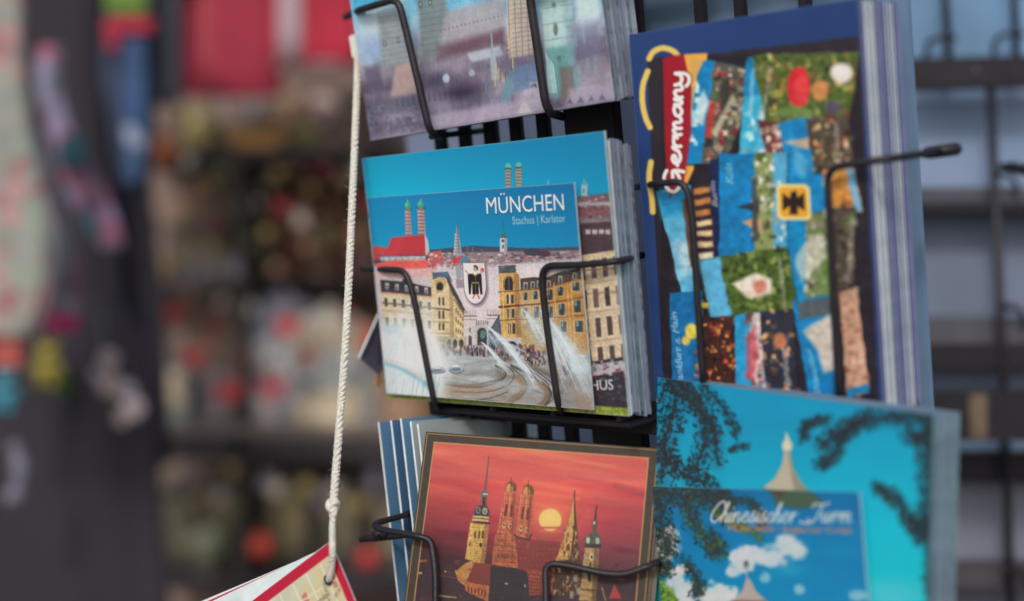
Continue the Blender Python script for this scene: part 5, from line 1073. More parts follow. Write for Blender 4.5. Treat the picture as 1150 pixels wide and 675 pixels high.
# ================================================================== cord, clip and the hanging city map
base = Card(340, 650, .655, .02, 0, R(-40), .1, .1)
mapC = sub_card(base, (371 - 88 * 1.75, 608 + 67 * 1.75), (371, 608), .14, 0)
def paint_map():
    c = Canvas(mapC, 420, 420, (200, 202, 176)); U, V, X, Z = c.U, c.V, c.X, c.Z
    g = np.random.default_rng(31); w, h = mapC.w, mapC.h
    n = fbm(X * 220, Z * 220, 3, 1)[..., None]; c.A += (n - .5) * 16
    m = (fbm(X * 70 + 9, Z * 70, 2, 2) > .56)[..., None]; c.A[:] = np.where(m, np.array([198, 202, 166]), c.A)
    m = (fbm(X * 60 + 3, Z * 60 + 7, 2, 4) > .60)[..., None]; c.A[:] = np.where(m, np.array([208, 198, 158]), c.A)
    P = lambda x, z: (np.array(mapC.P(x, 0, z)))
    def px(x, z): q = P(x, z); return (575 + F * q[0] / q[1], 337.5 - F * (q[2] - CAM_Z) / q[1])
    x1, z1 = w / 2, h / 2
    for k in range(60):      # blocks of houses
        x = x1 - g.uniform(.006, .085); z = z1 - g.uniform(.010, .075); a, b = g.uniform(.002, .006, 2)
        if (x1 - x) + (z1 - z) < .021: continue
        c.poly([px(x, z), px(x + a, z + .0006), px(x + a, z - b), px(x, z - b)], [(206, 140, 110), (222, 186, 146), (196, 120, 100), (206, 206, 196)][g.integers(4)], .9)
    for k in range(5):
        x = x1 - .012 - k * .011; c.line([px(x, z1 - .006), px(x + .005, z1 - .08)], 2.2, (224, 220, 204), .8)
    for k in range(5):
        z = z1 - .016 - k * .011; c.line([px(x1 - .006, z), px(x1 - .09, z + .004)], 2.2, (222, 216, 194), .8)
    ink = (70, 72, 96)
    c.text('Promenade', px(x1 - .034, z1 - .0215), px(x1 - .0155, z1 - .0205), tuple(np.array(px(x1 - .03, z1 - .0185)) - np.array(px(x1 - .03, z1 - .0215))), (76, 72, 74), .95, .012)
    c.text('Burgstr.', px(x1 - .0152, z1 - .027), px(x1 - .0135, z1 - .0125), tuple(np.array(px(x1 - .0170, z1 - .02)) - np.array(px(x1 - .0146, z1 - .02))), (70, 66, 104), .95, .012)
    c.text('Alter Hof', px(x1 - .0112, z1 - .0235), px(x1 - .0056, z1 - .0215), tuple(np.array(px(x1 - .01, z1 - .0195)) - np.array(px(x1 - .01, z1 - .0222))), (96, 52, 46), .95, .02)
    c.poly([px(x1 - .0088, z1 - .0115), px(x1 - .0066, z1 - .0135), px(x1 - .0096, z1 - .0140)], (150, 200, 206)); c.line([px(x1 - .0088, z1 - .0113), px(x1 - .0064, z1 - .0137), px(x1 - .0098, z1 - .0142), px(x1 - .0088, z1 - .0113)], 1.2, (76, 140, 160))
    e = np.minimum(w / 2 - X, h / 2 - Z); b = np.clip((.0050 - e) / .0002 + .5, 0, 1)[..., None]; c.A[:] = c.A * (1 - b) + np.array([188, 36, 62]) * b
    ln = np.clip(1 - np.abs(e - .0052) / .0003, 0, 1)[..., None]; c.A[:] = c.A * (1 - ln * .7) + np.array([228, 206, 200]) * ln * .7
    return c
mp = empty('folded_map', mapC.P(mapC.w / 2, .004, mapC.h / 2)); tag(mp, 'red-bordered folded city map hanging from the white cord', 'map')
card_mesh('cover', paint_map(), .0006, PMM, M_PAPER, mp, bend=.0001)
W_, H_ = mapC.w, mapC.h
def leaf(name, ang, y, m, bend, inset):
    n = 14; V = []; fs = []
    for yy in (0, .0005):
        for zz in (0, -H_ + .004):
            for i in range(n):
                x = -W_ * i / (n - 1); V.append((x, yy + bend * math.sin(math.pi * i / (n - 1)) ** 2 * (1 if zz == 0 else .3) + y, zz))
    for i in range(n - 1):
        a, b, c_, d = i, i + 1, n + i + 1, n + i
        fs += [(a, b, c_, d), (2 * n + d, 2 * n + c_, 2 * n + b, 2 * n + a), (b, a, 2 * n + a, 2 * n + b), (d, c_, 2 * n + c_, 2 * n + d)]
    fs += [(0, n, 3 * n, 2 * n), (2 * n - 1, n - 1, 3 * n - 1, 4 * n - 1)]
    M4 = Matrix.Translation(Vector(mapC.P(W_ / 2 - inset, 0, H_ / 2 + .0007 - inset * .25))) @ mapC.M.to_4x4()
    V = [(x, y, z - x * math.tan(ang)) for x, y, z in V]
    return new_obj(name, [M4 @ Vector(p) for p in V], fs, m, mp)
for k in range(7):
    leaf('page', R(1.0 + k * 1.25), .0010 + k * .0004, M_PAPER, .0003 * (k % 3), .0012 + k * .00042)
leaf('back_cover', R(9.4), .0042, M_REDP, .0004, .0046); leaf('page', R(10.2), .0047, M_PAPER, .0004, .0050)
hole = mapC.hit(369.5, 651); hp = mapC.P(hole[0], -.0006, hole[1])
mb = MB(); 
pt = [mapC.P(hole[0] + .0019 * math.cos(a), -.0006, hole[1] + .0019 * math.sin(a)) for a in np.linspace(0, 2 * math.pi, 25)]
mb.tube(pt, .0007, 8, caps=False); mb.build('eyelet', M_STEEL, mp, smooth=True)
mb = MB(); mb.lathe(mapC.P(hole[0], -.0003, hole[1]), [(.0018, -.0002), (.0018, .0002)], 20, M=mapC.M.to_3x3() @ Matrix.Rotation(R(90), 3, 'X')); mb.build('punched_hole', mat('dark_hole', (46, 48, 58), .8, .05), mp)

def cord(mb, pts, rs_=.00085, rh=.00088, pitch=.0066, strands=3, k=10):
    P = smooth_path(pts, k); L = [0.]
    for i in range(1, len(P)): L.append(L[-1] + (P[i] - P[i - 1]).length)
    N = max(8, int(L[-1] / .00055)); Q = []; j = 0
    for i in range(N + 1):
        s = L[-1] * i / N
        while j < len(L) - 2 and L[j + 1] < s: j += 1
        t = (s - L[j]) / max(1e-9, L[j + 1] - L[j]); Q.append((P[j].lerp(P[j + 1], t), s))
    t0 = (Q[1][0] - Q[0][0]).normalized(); nrm = t0.orthogonal().normalized(); fr_ = []
    for i, (p, s) in enumerate(Q):
        t = (Q[min(i + 1, N)][0] - Q[max(i - 1, 0)][0]).normalized(); nrm = (nrm - t * nrm.dot(t)).normalized(); fr_.append((p, s + .0011 * math.sin(s * 150) + .0007 * math.sin(s * 410 + 1), nrm.copy(), t.cross(nrm)))
    for q in range(strands):
        ph = 2 * math.pi * q / strands
        mb.tube([p + (a * math.cos(ph + 2 * math.pi * s / pitch) + b * math.sin(ph + 2 * math.pi * s / pitch)) * rh for p, s, a, b in fr_], rs_, 7)
    return mb
rp = empty('cord', at(400, 72, .77)); tag(rp, 'white twisted cotton cord with a knot, hanging left of the postcards', 'cord')
mb = MB(); cord(mb, [at(402, 58, .775), at(400.5, 110, .755), at(396, 220, .722), at(389.5, 360, .690), at(381, 480, .672), at(374.6, 563, .658)], .00102, .00102, .0072); mb.build('cord_length', M_ROPE, rp, smooth=True)
mb = MB(); gf = random.Random(9)
for _ in range(110):
    t = gf.random(); v = 75 + 485 * t; u = np.interp(v, [60, 110, 220, 360, 480, 563], [402, 400.5, 396, 389.5, 381, 374.6]); y = np.interp(v, [60, 110, 220, 360, 480, 563], [.775, .755, .722, .690, .672, .658])
    p0 = at(u, v, y) + Vector((gf.choice((-1, 1)) * .0017, -.0008, 0)); d_ = Vector((gf.uniform(-1, 1), gf.uniform(-.6, .2), gf.uniform(-1, 1))) * gf.uniform(.0012, .0030)
    mb.tube([p0, p0 + d_ * .5 + Vector((0, 0, gf.uniform(-.0006, .0006))), p0 + d_], [.00007, .00006, .00003], 4)
mb.build('loose_fibres', M_ROPE, rp)
kc = at(374, 570, .6565)
mb = MB(); tk = []
for i in range(60):
    t = 2 * math.pi * i / 59; r = .0016
    tk.append(kc + Vector((r * (math.sin(t) + 1.6 * math.sin(2 * t)) * .52, r * math.sin(3 * t) * .95, r * (math.cos(t) - 1.7 * math.cos(2 * t)) * .95)))
mb.tube(tk, .00155, 12, caps=False); mb.ball(kc, (.0022, .0021, .0034), n=16); mb.build('knot', M_ROPE, rp, smooth=True)
d0 = (Vector(hp) - Vector((0, 0, CAM_Z))).y
mb = MB(); cord(mb, [at(374.5, 572, .655), at(373.5, 590, .6535), mapC.on(373.6, 612, .004), mapC.on(372.6, 634, .003), mapC.on(370, 649, .0016), Vector(hp) + Vector((0, .004, -.0005))], .00085, .00085, .006)
mb.build('loop', M_ROPE, rp, smooth=True)
mb = MB(); a = at(402, 52, .778); mb.box(a, (.0080, .003, .0130), Matrix.Rotation(R(-9), 3, 'Y'), 0, .0008)
o = mb.build('clip', M_WHITE, None); tag(o, 'white plastic clip from which the cotton cord hangs beside the top cards', 'clip')

# ================================================================== the souvenir shop behind
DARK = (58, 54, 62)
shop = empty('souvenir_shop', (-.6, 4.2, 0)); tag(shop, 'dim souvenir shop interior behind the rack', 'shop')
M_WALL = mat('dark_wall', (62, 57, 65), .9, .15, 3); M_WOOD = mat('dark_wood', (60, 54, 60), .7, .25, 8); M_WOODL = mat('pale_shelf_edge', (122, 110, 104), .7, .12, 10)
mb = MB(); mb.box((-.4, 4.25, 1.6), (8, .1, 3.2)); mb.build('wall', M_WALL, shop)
mb = MB(); mb.box((-.4, 3.95, 3.25), (8, .7, .1)); mb.build('ceiling', M_WALL, shop)  # unseen; dims the shop, cut back to a strip to let more skylight in
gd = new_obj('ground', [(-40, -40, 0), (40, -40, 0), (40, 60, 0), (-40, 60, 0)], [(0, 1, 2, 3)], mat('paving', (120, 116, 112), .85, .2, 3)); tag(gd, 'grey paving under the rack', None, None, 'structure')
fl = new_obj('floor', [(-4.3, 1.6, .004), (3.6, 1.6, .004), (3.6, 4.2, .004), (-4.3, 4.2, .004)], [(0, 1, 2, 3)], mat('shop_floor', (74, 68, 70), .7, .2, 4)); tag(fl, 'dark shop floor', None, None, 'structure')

YS = 3.2
shelf = empty('display_shelf', (at(300, 337, YS).x, YS, 0)); tag(shelf, 'dark wooden display shelf with rows of blurred souvenirs', 'shelf')
def sbox(name, u0, v0, u1, v1, y0, y1, m, parent):
    a, b = at(u0, v0, y0), at(u1, v1, y0); mb = MB(); mb.box(((a.x + b.x) / 2, (y0 + y1) / 2, (a.z + b.z) / 2), (abs(b.x - a.x), y1 - y0, abs(a.z - b.z)), None, 0, .002); return mb.build(name, m, parent)
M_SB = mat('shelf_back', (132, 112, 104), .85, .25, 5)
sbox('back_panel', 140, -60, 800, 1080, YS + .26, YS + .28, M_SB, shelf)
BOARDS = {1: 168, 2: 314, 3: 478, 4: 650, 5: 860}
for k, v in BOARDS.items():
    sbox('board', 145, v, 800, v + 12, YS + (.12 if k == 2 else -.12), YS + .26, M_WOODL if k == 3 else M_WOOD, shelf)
sbox('gap_shade_strip', 145, 491, 800, 516, YS - .10, YS - .08, mat('black_gap_shade', (54, 50, 57), .7, .1, 6), shelf)  # dark strip standing in for the shaded gap below the pale board
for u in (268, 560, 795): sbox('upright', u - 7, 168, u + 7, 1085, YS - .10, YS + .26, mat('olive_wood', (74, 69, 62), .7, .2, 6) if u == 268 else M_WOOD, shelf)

def place(o, u, v, y, label, cat, group=None):
    o.location = at(u, v, y); tag(o, label, cat, group); return o
_mc = {}
def cm(c, rough=.5, var=.15, scale=30, **k):
    key = (tuple(c), rough, var, scale)
    if key not in _mc: _mc[key] = mat('souvenir_colour', c, rough, var, scale, **k)
    return _mc[key]

def stein(u, vb, hp_, c, lidc, label, y=YS, band=None):
    h = hp_ / F * y; e = empty('beer_stein', (0, 0, 0))
    mb = MB(); r = h * .30; mb.lathe((0, 0, 0), [(r * .9, 0), (r * 1.08, h * .03), (r * .98, h * .08), (r * .95, h * .4), (r * .9, h * .74), (r * .96, h * .78), (r * .8, h * .78), (r * .8, h * .7)], 28); mb.build('body', cm(c), e, True)
    mb = MB(); mb.tube(smooth_path([(r * .9, 0, h * .66), (r * 1.5, 0, h * .68), (r * 1.75, 0, h * .45), (r * 1.45, 0, h * .2), (r * .92, 0, h * .16)], 5), h * .035, 8); mb.build('handle', cm(c), e, True)
    mb = MB(); mb.lathe((0, 0, 0), [(r * .98, h * .785), (r * .98, h * .81), (r * .7, h * .88), (r * .2, h * .93), (r * .16, h * .97), (r * .03, h * 1.0)], 24); mb.build('lid', cm(lidc, .35), e, True)
    if band: mb = MB(); mb.lathe((0, 0, 0), [(r * .975, h * .3), (r * 1.0, h * .32), (r * .965, h * .6), (r * .93, h * .62)], 28); mb.build('picture_band', cm(band, .5, .5, 60), e, True)
    return place(e, u, vb, y, label, 'stein')
def mug(u, vb, hp_, c, label, y=YS, band=None):
    h = hp_ / F * y; r = h * .42; e = empty('mug', (0, 0, 0))
    mb = MB(); mb.lathe((0, 0, 0), [(r * .85, 0), (r * .97, h * .04), (r, h * .5), (r, h), (r * .9, h), (r * .88, h * .2)], 24); mb.build('body', cm(c, .35), e, True)
    mb = MB(); mb.tube(smooth_path([(r * .95, 0, h * .82), (r * 1.5, 0, h * .75), (r * 1.5, 0, h * .35), (r * .95, 0, h * .22)], 5), h * .06, 8); mb.build('handle', cm(c, .35), e, True)
    return place(e, u, vb, y, label, 'mug')
def box(u, vb, wp, hp_, c, label, y=YS, lc=None, rot=0.):
    w, h = wp / F * y, hp_ / F * y; e = empty('gift_box', (0, 0, 0)); d = min(w, h) * .7
    mb = MB(); mb.box((0, 0, h / 2), (w, d, h), None, 0, .003); mb.build('carton', cm(c, .6, .25, 14), e)
    if lc: mb = MB(); mb.box((0, -d / 2 - .001, h * .55), (w * .72, .002, h * .5), None, 0, .0005); mb.build('label_panel', cm(lc, .5, .4, 40), e)
    e.rotation_euler = (0, 0, rot); return place(e, u, vb, y, label, 'box')
def plate(u, vb, dp, c, rim, label, y=YS):
    r = dp / 2 / F * y; e = empty('souvenir_plate', (0, 0, 0)); Mx = Matrix.Rotation(R(80), 3, 'X')
    mb = MB(); mb.lathe((0, 0, r), [(r * .02, 0), (r * .6, 0), (r * .66, r * .06)], 32, M=Mx); mb.build('centre', cm(c, .35, .4, 40), e, True)
    mb = MB(); mb.lathe((0, 0, r), [(r * .64, r * .05), (r * .7, r * .09), (r, r * .14), (r, r * .09), (r * .66, r * .02)], 32, M=Mx); mb.build('rim', cm(rim, .35), e, True)
    return place(e, u, vb, y, label, 'plate')
def heart(u, vc, sp, c, icing, label, y):
    s = sp / 2 / F * y; e = empty('gingerbread_heart', (0, 0, 0))
    def hp(k): return [(k * s * .98 * math.sin(t) ** 3, k * s * (.80 * math.cos(t) - .32 * math.cos(2 * t) - .12 * math.cos(3 * t) - .05 * math.cos(4 * t))) for t in np.linspace(0, 2 * math.pi, 33)[:-1]]
    mb = MB(); mb.prism(hp(1), (0, 0, 0), s * .28); mb.build('heart', cm(c, .6), e)
    mb = MB(); mb.tube([(a, -s * .15, b) for a, b in hp(.82)] + [(hp(.82)[0][0], -s * .15, hp(.82)[0][1])], s * .06, 6); mb.build('icing', cm(icing, .6), e, True)
    mb = MB(); mb.tube([(-s * .3, 0, s * .5), (0, 0, s * 1.9), (s * .3, 0, s * .5)], s * .05, 6); mb.build('ribbon', cm(icing, .7), e, True)
    return place(e, u, vc, y, label, 'gingerbread heart')
def bottle(u, vb, hp_, c, cap, label, y=YS):
    h = hp_ / F * y; r = h * .16; e = empty('bottle', (0, 0, 0))
    mb = MB(); mb.lathe((0, 0, 0), [(r * .9, 0), (r, h * .03), (r, h * .5), (r * .75, h * .62), (r * .38, h * .72), (r * .36, h * .92)], 24); mb.build('body', cm(c, .25), e, True)
    mb = MB(); mb.lathe((0, 0, 0), [(r * .42, h * .9), (r * .44, h), (r * .1, h * 1.005)], 20); mb.build('cap', cm(cap, .4), e, True)
    mb = MB(); mb.lathe((0, 0, 0), [(r * 1.0, h * .14), (r * 1.015, h * .15), (r * 1.015, h * .42), (r * 1.0, h * .43)], 24); mb.build('label_wrap', cm((196, 186, 160), .6, .3, 60), e, True)
    return place(e, u, vb, y, label, 'bottle')
def plush(u, vb, hp_, c, c2, label, y, cat='plush toy', ears='round'):
    h = hp_ / F * y; e = empty('plush_toy', (0, 0, 0)); m, m2 = cm(c, .95, .2, 60), cm(c2, .95, .2, 60)
    mb = MB(); mb.ball((0, 0, h * .32), (h * .24, h * .2, h * .30)); mb.ball((-h * .15, -h * .12, h * .08), (h * .09, h * .17, h * .09)); mb.ball((h * .15, -h * .12, h * .08), (h * .09, h * .17, h * .09)); mb.ball((-h * .24, -h * .05, h * .42), (h * .08, h * .08, h * .16), M=Matrix.Rotation(R(25), 3, 'Y')); mb.ball((h * .24, -h * .05, h * .42), (h * .08, h * .08, h * .16), M=Matrix.Rotation(R(-25), 3, 'Y')); mb.build('body', m, e, True)
    mb = MB(); mb.ball((0, -h * .02, h * .72), (h * .2, h * .18, h * .19)); mb.build('head', m, e, True)
    mb = MB(); mb.ball((0, -h * .19, h * .68), (h * .09, h * .07, h * .07)); mb.build('muzzle', m2, e, True)
    for s in (-1, 1):
        mb = MB(); mb.ball((s * h * .16, 0, h * .88), (h * .07, h * .04, h * (.08 if ears == 'round' else .18))); mb.build('ear', m2, e, True)
        mb = MB(); mb.ball((s * h * .07, -h * .175, h * .76), h * .02, n=8); mb.build('eye', cm((40, 36, 40), .2), e, True)
    return place(e, u, vb, y, label, cat)
def globe(u, vb, hp_, c, basec, label, y=YS):
    h = hp_ / F * y; e = empty('snow_globe', (0, 0, 0))
    mb = MB(); mb.lathe((0, 0, 0), [(h * .36, 0), (h * .38, h * .05), (h * .30, h * .2), (h * .27, h * .28)], 24); mb.build('base', cm(basec, .5), e, True)
    mb = MB(); mb.ball((0, 0, h * .62), h * .37, n=24); mb.build('dome', cm(c, .12, .3, 30), e, True)
    return place(e, u, vb, y, label, 'snow globe')
def bauble(u, vc, dp, c, label, y):
    r = dp / 2 / F * y; e = empty('bauble', (0, 0, 0))
    mb = MB(); mb.ball((0, 0, 0), r, n=24); mb.build('ball', cm(c, .3), e, True)
    mb = MB(); mb.lathe((0, 0, r * .96), [(r * .2, 0), (r * .2, r * .22), (r * .05, r * .24)], 12); mb.build('cap', cm((150, 130, 90), .3), e, True)
    mb = MB(); mb.tube([(0, 0, r * 1.15), (0, 0, r * 4)], r * .04, 6); mb.build('string', cm((120, 100, 90), .8), e)
    return place(e, u, vc, y, label, 'bauble')
def doll(u, vb, hp_, coat, hat, label, y=YS):
    h = hp_ / F * y; e = empty('wooden_figure', (0, 0, 0)); r = h * .16
    mb = MB(); mb.lathe((0, 0, 0), [(r * 1.1, 0), (r * 1.1, h * .05), (r * .8, h * .08), (r * .75, h * .3), (r * 1.15, h * .34), (r * 1.05, h * .6), (r * .5, h * .66)], 24); mb.build('body', cm(coat, .5), e, True)
    mb = MB(); mb.ball((0, 0, h * .73), (r * .62, r * .62, h * .09)); mb.build('head', cm((206, 168, 140), .5), e, True)
    mb = MB(); mb.lathe((0, 0, h * .78), [(r * .85, 0), (r * .85, h * .015), (r * .6, h * .03), (r * .55, h * .2), (r * .2, h * .22)], 20); mb.build('hat', cm(hat, .5), e, True)
    for s in (-1, 1): mb = MB(); mb.tube([(s * r * 1.1, 0, h * .58), (s * r * 1.45, -r * .1, h * .42), (s * r * 1.2, -r * .5, h * .34)], [r * .3, r * .25, r * .2], 8); mb.build('arm', cm(coat, .5), e, True)
    return place(e, u, vb, y, label, 'figurine')

b1, b2, b3, b4 = BOARDS[1], BOARDS[2], BOARDS[3], BOARDS[4]
# top board
box(288, b1, 56, 24, (186, 136, 78), 'low orange-gold gift box on the top board under the red jerseys', lc=(206, 160, 90), y=YS - .05)
mug(224, b1, 46, (140, 128, 84), 'yellowish mug on the top board below the red jersey', y=YS)
mug(257, b1, 52, (132, 112, 108), 'dusky pink mug behind the gold box on the top board', y=YS + .1)
globe(287, b1, 60, (122, 112, 108), (84, 72, 62), 'grey snow globe behind the gold box on the top board', y=YS + .12)
globe(328, b1, 68, (192, 156, 122), (120, 100, 70), 'peach coloured snow globe on the top board beneath the white jersey stripe', y=YS + .06)
plate(360, b1, 62, (150, 122, 118), (196, 170, 160), 'pinkish souvenir plate leaning at the back of the top board', y=YS + .14)
globe(346, b1, 32, (186, 178, 104), (120, 110, 60), 'small yellow-green globe in front of the pink plate', y=YS - .04)
box(396, b1, 34, 66, (112, 94, 80), 'beige gift box at the right end of the top board by the cord', lc=(120, 96, 80), y=YS + .02)
stein(430, b1, 80, (84, 64, 62), (86, 78, 76), 'brown stein on the top board just left of the top postcards', y=YS + .06)
# second board
bottle(284, b2, 132, (176, 164, 108), (196, 186, 140), 'tall pale yellow bottle on the second board', y=YS + .18)
box(215, b2, 46, 64, (72, 64, 66), 'dark brown gift box on the second board left of the olive upright', lc=(104, 92, 74), y=YS + .18)
stein(246, b2, 74, (86, 78, 72), (100, 94, 84), 'dark grey stein beside the olive upright on the second board', band=(120, 110, 80), y=YS + .18)
doll(326, b2, 104, (140, 96, 78), (96, 60, 58), 'wooden figure in a reddish brown coat on the second board', y=YS + .18)
doll(358, b2, 92, (164, 140, 116), (120, 60, 60), 'wooden figure in a tan coat on the second board', y=YS + .18)
stein(402, b2, 110, (112, 74, 68), (96, 84, 80), 'dark red-brown stein on the second board behind the cord', band=(150, 116, 84), y=YS + .18)
bauble(165, 255, 32, (170, 158, 112), 'yellow-grey bauble hanging left of the shelf', 2.9)
bauble(185, 170, 34, (206, 116, 66), 'orange bauble hanging left of the gold box', 2.9)
# third board, the bright row
box(190, b3, 52, 76, (104, 116, 116), 'teal-grey gift box at the left end of the middle board', lc=(206, 186, 156))
box(224, b3, 36, 90, (140, 130, 112), 'tall cream gift box on the middle board with a red heart before it', lc=(150, 146, 150), y=YS + .05)
mug(258, b3, 60, (150, 146, 150), 'grey mug on the middle board behind a red heart', y=YS + .03)
stein(316, b3, 158, (172, 180, 196), (150, 152, 164), 'tall pale blue and white stein on the middle board', band=(214, 218, 222), y=YS + .05)
mug(300, b3, 36, (206, 196, 192), 'small white mug in front of the tall pale blue stein', y=YS - .07)
stein(370, b3, 140, (206, 190, 160), (200, 196, 180), 'cream stein with a pale lid on the middle board right of the pale blue stein', band=(190, 196, 190), y=YS)
box(408, b3, 34, 72, (124, 132, 142), 'blue-grey gift box at the right of the middle board behind the cord', lc=(150, 150, 140))
mug(408, b3 - 72, 40, (206, 118, 84), 'orange mug standing on the blue-grey gift box')
globe(412, b2, 40, (206, 206, 190), (160, 110, 80), 'white snow globe near the cord on the second board', y=YS + .15)
stein(452, b3, 120, (150, 118, 92), (130, 116, 96), 'tan stein on the middle board hidden partly by the city postcards', y=YS + .04)
for (u, v, s, y, lab) in ((218, 402, 34, 2.98, 'red gingerbread heart hanging before the tall cream box'), (322, 367, 32, 2.98, 'red gingerbread heart hanging before the tall pale blue stein'), (256, 440, 36, 3.0, 'red gingerbread heart leaning before the grey mug'), (306, 436, 34, 3.0, 'crimson gingerbread heart above the small white mug')):
    heart(u, v, s, (206, 62, 66) if u != 306 else (196, 56, 84), (216, 120, 110), lab, y)
plush(147, 452, 54, (190, 180, 176), (206, 196, 190), 'small off-white plush toy left of the middle board', 2.9)
# lowest board in view
box(262, b4, 50, 124, (78, 72, 62), 'tall olive gift box on the lowest board', lc=(128, 120, 92), y=YS + .04)
box(325, b4, 52, 124, (82, 75, 64), 'tall olive gift box with a cream top panel, below the pale stein', lc=(146, 134, 98), y=YS + .04)
box(382, b4, 46, 118, (78, 74, 70), 'tall grey-olive gift box on the lowest board behind the cord knot', lc=(132, 122, 96), y=YS + .05)
box(205, b4, 40, 108, (74, 69, 63), 'narrow olive gift box at the left end of the lowest board', lc=(110, 104, 84), y=YS + .05)
globe(236, b4, 64, (140, 146, 118), (90, 90, 74), 'pale green snow globe in front of the olive boxes', y=YS - .04)
bauble(293, 613, 28, (216, 74, 54), 'bright red bauble hanging before the olive boxes, above the map', 2.98)
bauble(413, 627, 26, (190, 56, 56), 'red bauble hanging between the map and the blue postcard fan', 2.98)
box(180, 548, 42, 14, (128, 122, 102), 'flat beige box on top of the narrow olive box', y=3.1)
box(440, b4, 44, 110, (86, 80, 70), 'olive gift box on the lowest board behind the blue postcard fan', lc=(140, 130, 104), y=YS + .05)

# small ornaments: one of each kind, then copies
def copy_tree(o, loc):
    r = o.copy(); COL.objects.link(r); r.location = loc
    for ch in o.children:
        c_ = ch.copy(); COL.objects.link(c_); c_.parent = r
    return r
def ornament(c, cap, shape):
    e = empty('ornament', (0, 0, 0)); r = .016
    mb = MB()
    if shape == 'bell': mb.lathe((0, 0, 0), [(r * 1.1, -r), (r * 1.15, -r * .9), (r * .8, 0), (r * .6, r * .7), (r * .15, r)], 16)
    elif shape == 'star': mb.prism([(r * 1.3 * (1 if k % 2 == 0 else .5) * math.sin(k * math.pi / 5), r * 1.3 * (1 if k % 2 == 0 else .5) * math.cos(k * math.pi / 5)) for k in range(10)], (0, 0, 0), r * .5)
    elif shape == 'heart': mb.prism([(r * 1.1 * math.sin(t) ** 3, r * (.95 * math.cos(t) - .36 * math.cos(2 * t) - .14 * math.cos(3 * t) - .06 * math.cos(4 * t))) for t in np.linspace(0, 2 * math.pi, 25)[:-1]], (0, 0, 0), r * .5)
    elif shape == 'tag': mb.box((0, 0, 0), (r * 1.5, r * .3, r * 2.2), None, 0, r * .1)
    else: mb.ball((0, 0, 0), (r, r, r * 1.1), n=14)
    mb.build('pendant', cm(c, .45), e, shape not in ('star', 'heart', 'tag'))
    mb = MB(); mb.tube([(0, 0, r * .9), (0, 0, r * 3)], r * .08, 6); mb.build('string', cm(cap, .8), e)
    return e
kinds = [('ball', (150, 128, 76), 'small dull gold ball ornament hanging on the shelf', [(203, 132), (238, 205), (312, 196), (349, 214), (301, 262), (389, 205), (262, 528), (345, 548), (404, 566), (222, 560), (188, 300), (208, 236)]),
         ('bell', (126, 92, 66), 'small brown bell ornament hanging on the shelf', [(222, 214), (331, 188), (372, 232), (398, 262), (345, 276), (310, 300), (272, 372), (214, 330), (380, 200)]),
         ('heart', (150, 48, 52), 'small dark red heart ornament hanging on the shelf', [(240, 252), (318, 232), (362, 190), (407, 226), (196, 352), (276, 402), (346, 400), (240, 372), (388, 352)]),
         ('star', (176, 164, 150), 'small cream star ornament hanging on the shelf', [(212, 182), (291, 228), (339, 246), (402, 190), (250, 338), (283, 346), (202, 378), (357, 372), (310, 548), (246, 556), (376, 548)]),
         ('tag', (118, 112, 124), 'small grey paper tag hanging on the shelf', [(230, 300), (288, 420), (340, 440), (396, 420), (232, 446), (298, 540), (362, 560), (208, 540), (420, 540), (262, 300)]),
         ('star', (92, 100, 60), 'small olive green star ornament hanging on the shelf', [(252, 190), (300, 206), (226, 268), (280, 270), (366, 262), (418, 250), (330, 560), (268, 566)])]
g_ = random.Random(4)
for shp, c, lab, pts in kinds:
    src = ornament(c, (90, 80, 78), shp)
    for i, (u, v) in enumerate(pts):
        y = 3.02 + g_.uniform(-.05, .1); o = src if i == 0 else copy_tree(src, (0, 0, 0))
        o.location = at(u, v, y); o.rotation_euler = (0, 0, g_.uniform(-.6, .6)); k = g_.uniform(.75, 1.35); o.scale = (k, k, k)
        tag(o, lab, 'ornament', lab.replace(' ornament hanging on the shelf', ' ornaments on the shelf').replace('paper tag hanging on the shelf', 'paper tags on the shelf'))

# ------------------------------------------------------------------ clothes
def loft(rows, m_, name, parent=None, n=40, ripple=.10, kf=5, seed=0):
    """closed cloth tube through rows (centre, half width, half depth)"""
    g = random.Random(seed); ph = [g.uniform(0, 6.28) for _ in range(4)]; V = []; fs = []
    N = len(rows)
    for i, (c, hw, hd) in enumerate(rows):
        t = i / max(1, N - 1)
        for k in range(n):
            a = 2 * math.pi * k / n
            r = 1 + ripple * (t ** .6) * (math.sin(kf * a + ph[0] + 1.2 * t) + .5 * math.sin((2 * kf + 1) * a + ph[1] - 2 * t))
            V.append((c[0] + hw * r * math.cos(a), c[1] + hd * r * math.sin(a), c[2]))
    for i in range(N - 1):
        for k in range(n):
            k2 = (k + 1) % n; fs.append((i * n + k, (i + 1) * n + k, (i + 1) * n + k2, i * n + k2))
    fs.append(tuple(range(n))); fs.append(tuple(range(N * n - 1, (N - 1) * n - 1, -1)))
    return new_obj(name, V, fs, m_, parent, True)
def strip(path, y, dr=.35, k=6):
    """rows from photo points (u, v, half width px) at depth y"""
    P = smooth_path([Vector(p) for p in path], k); s = y / F
    return [(at(p.x, p.y, y), max(.004, p.z * s), max(.004, p.z * s * dr)) for p in P]
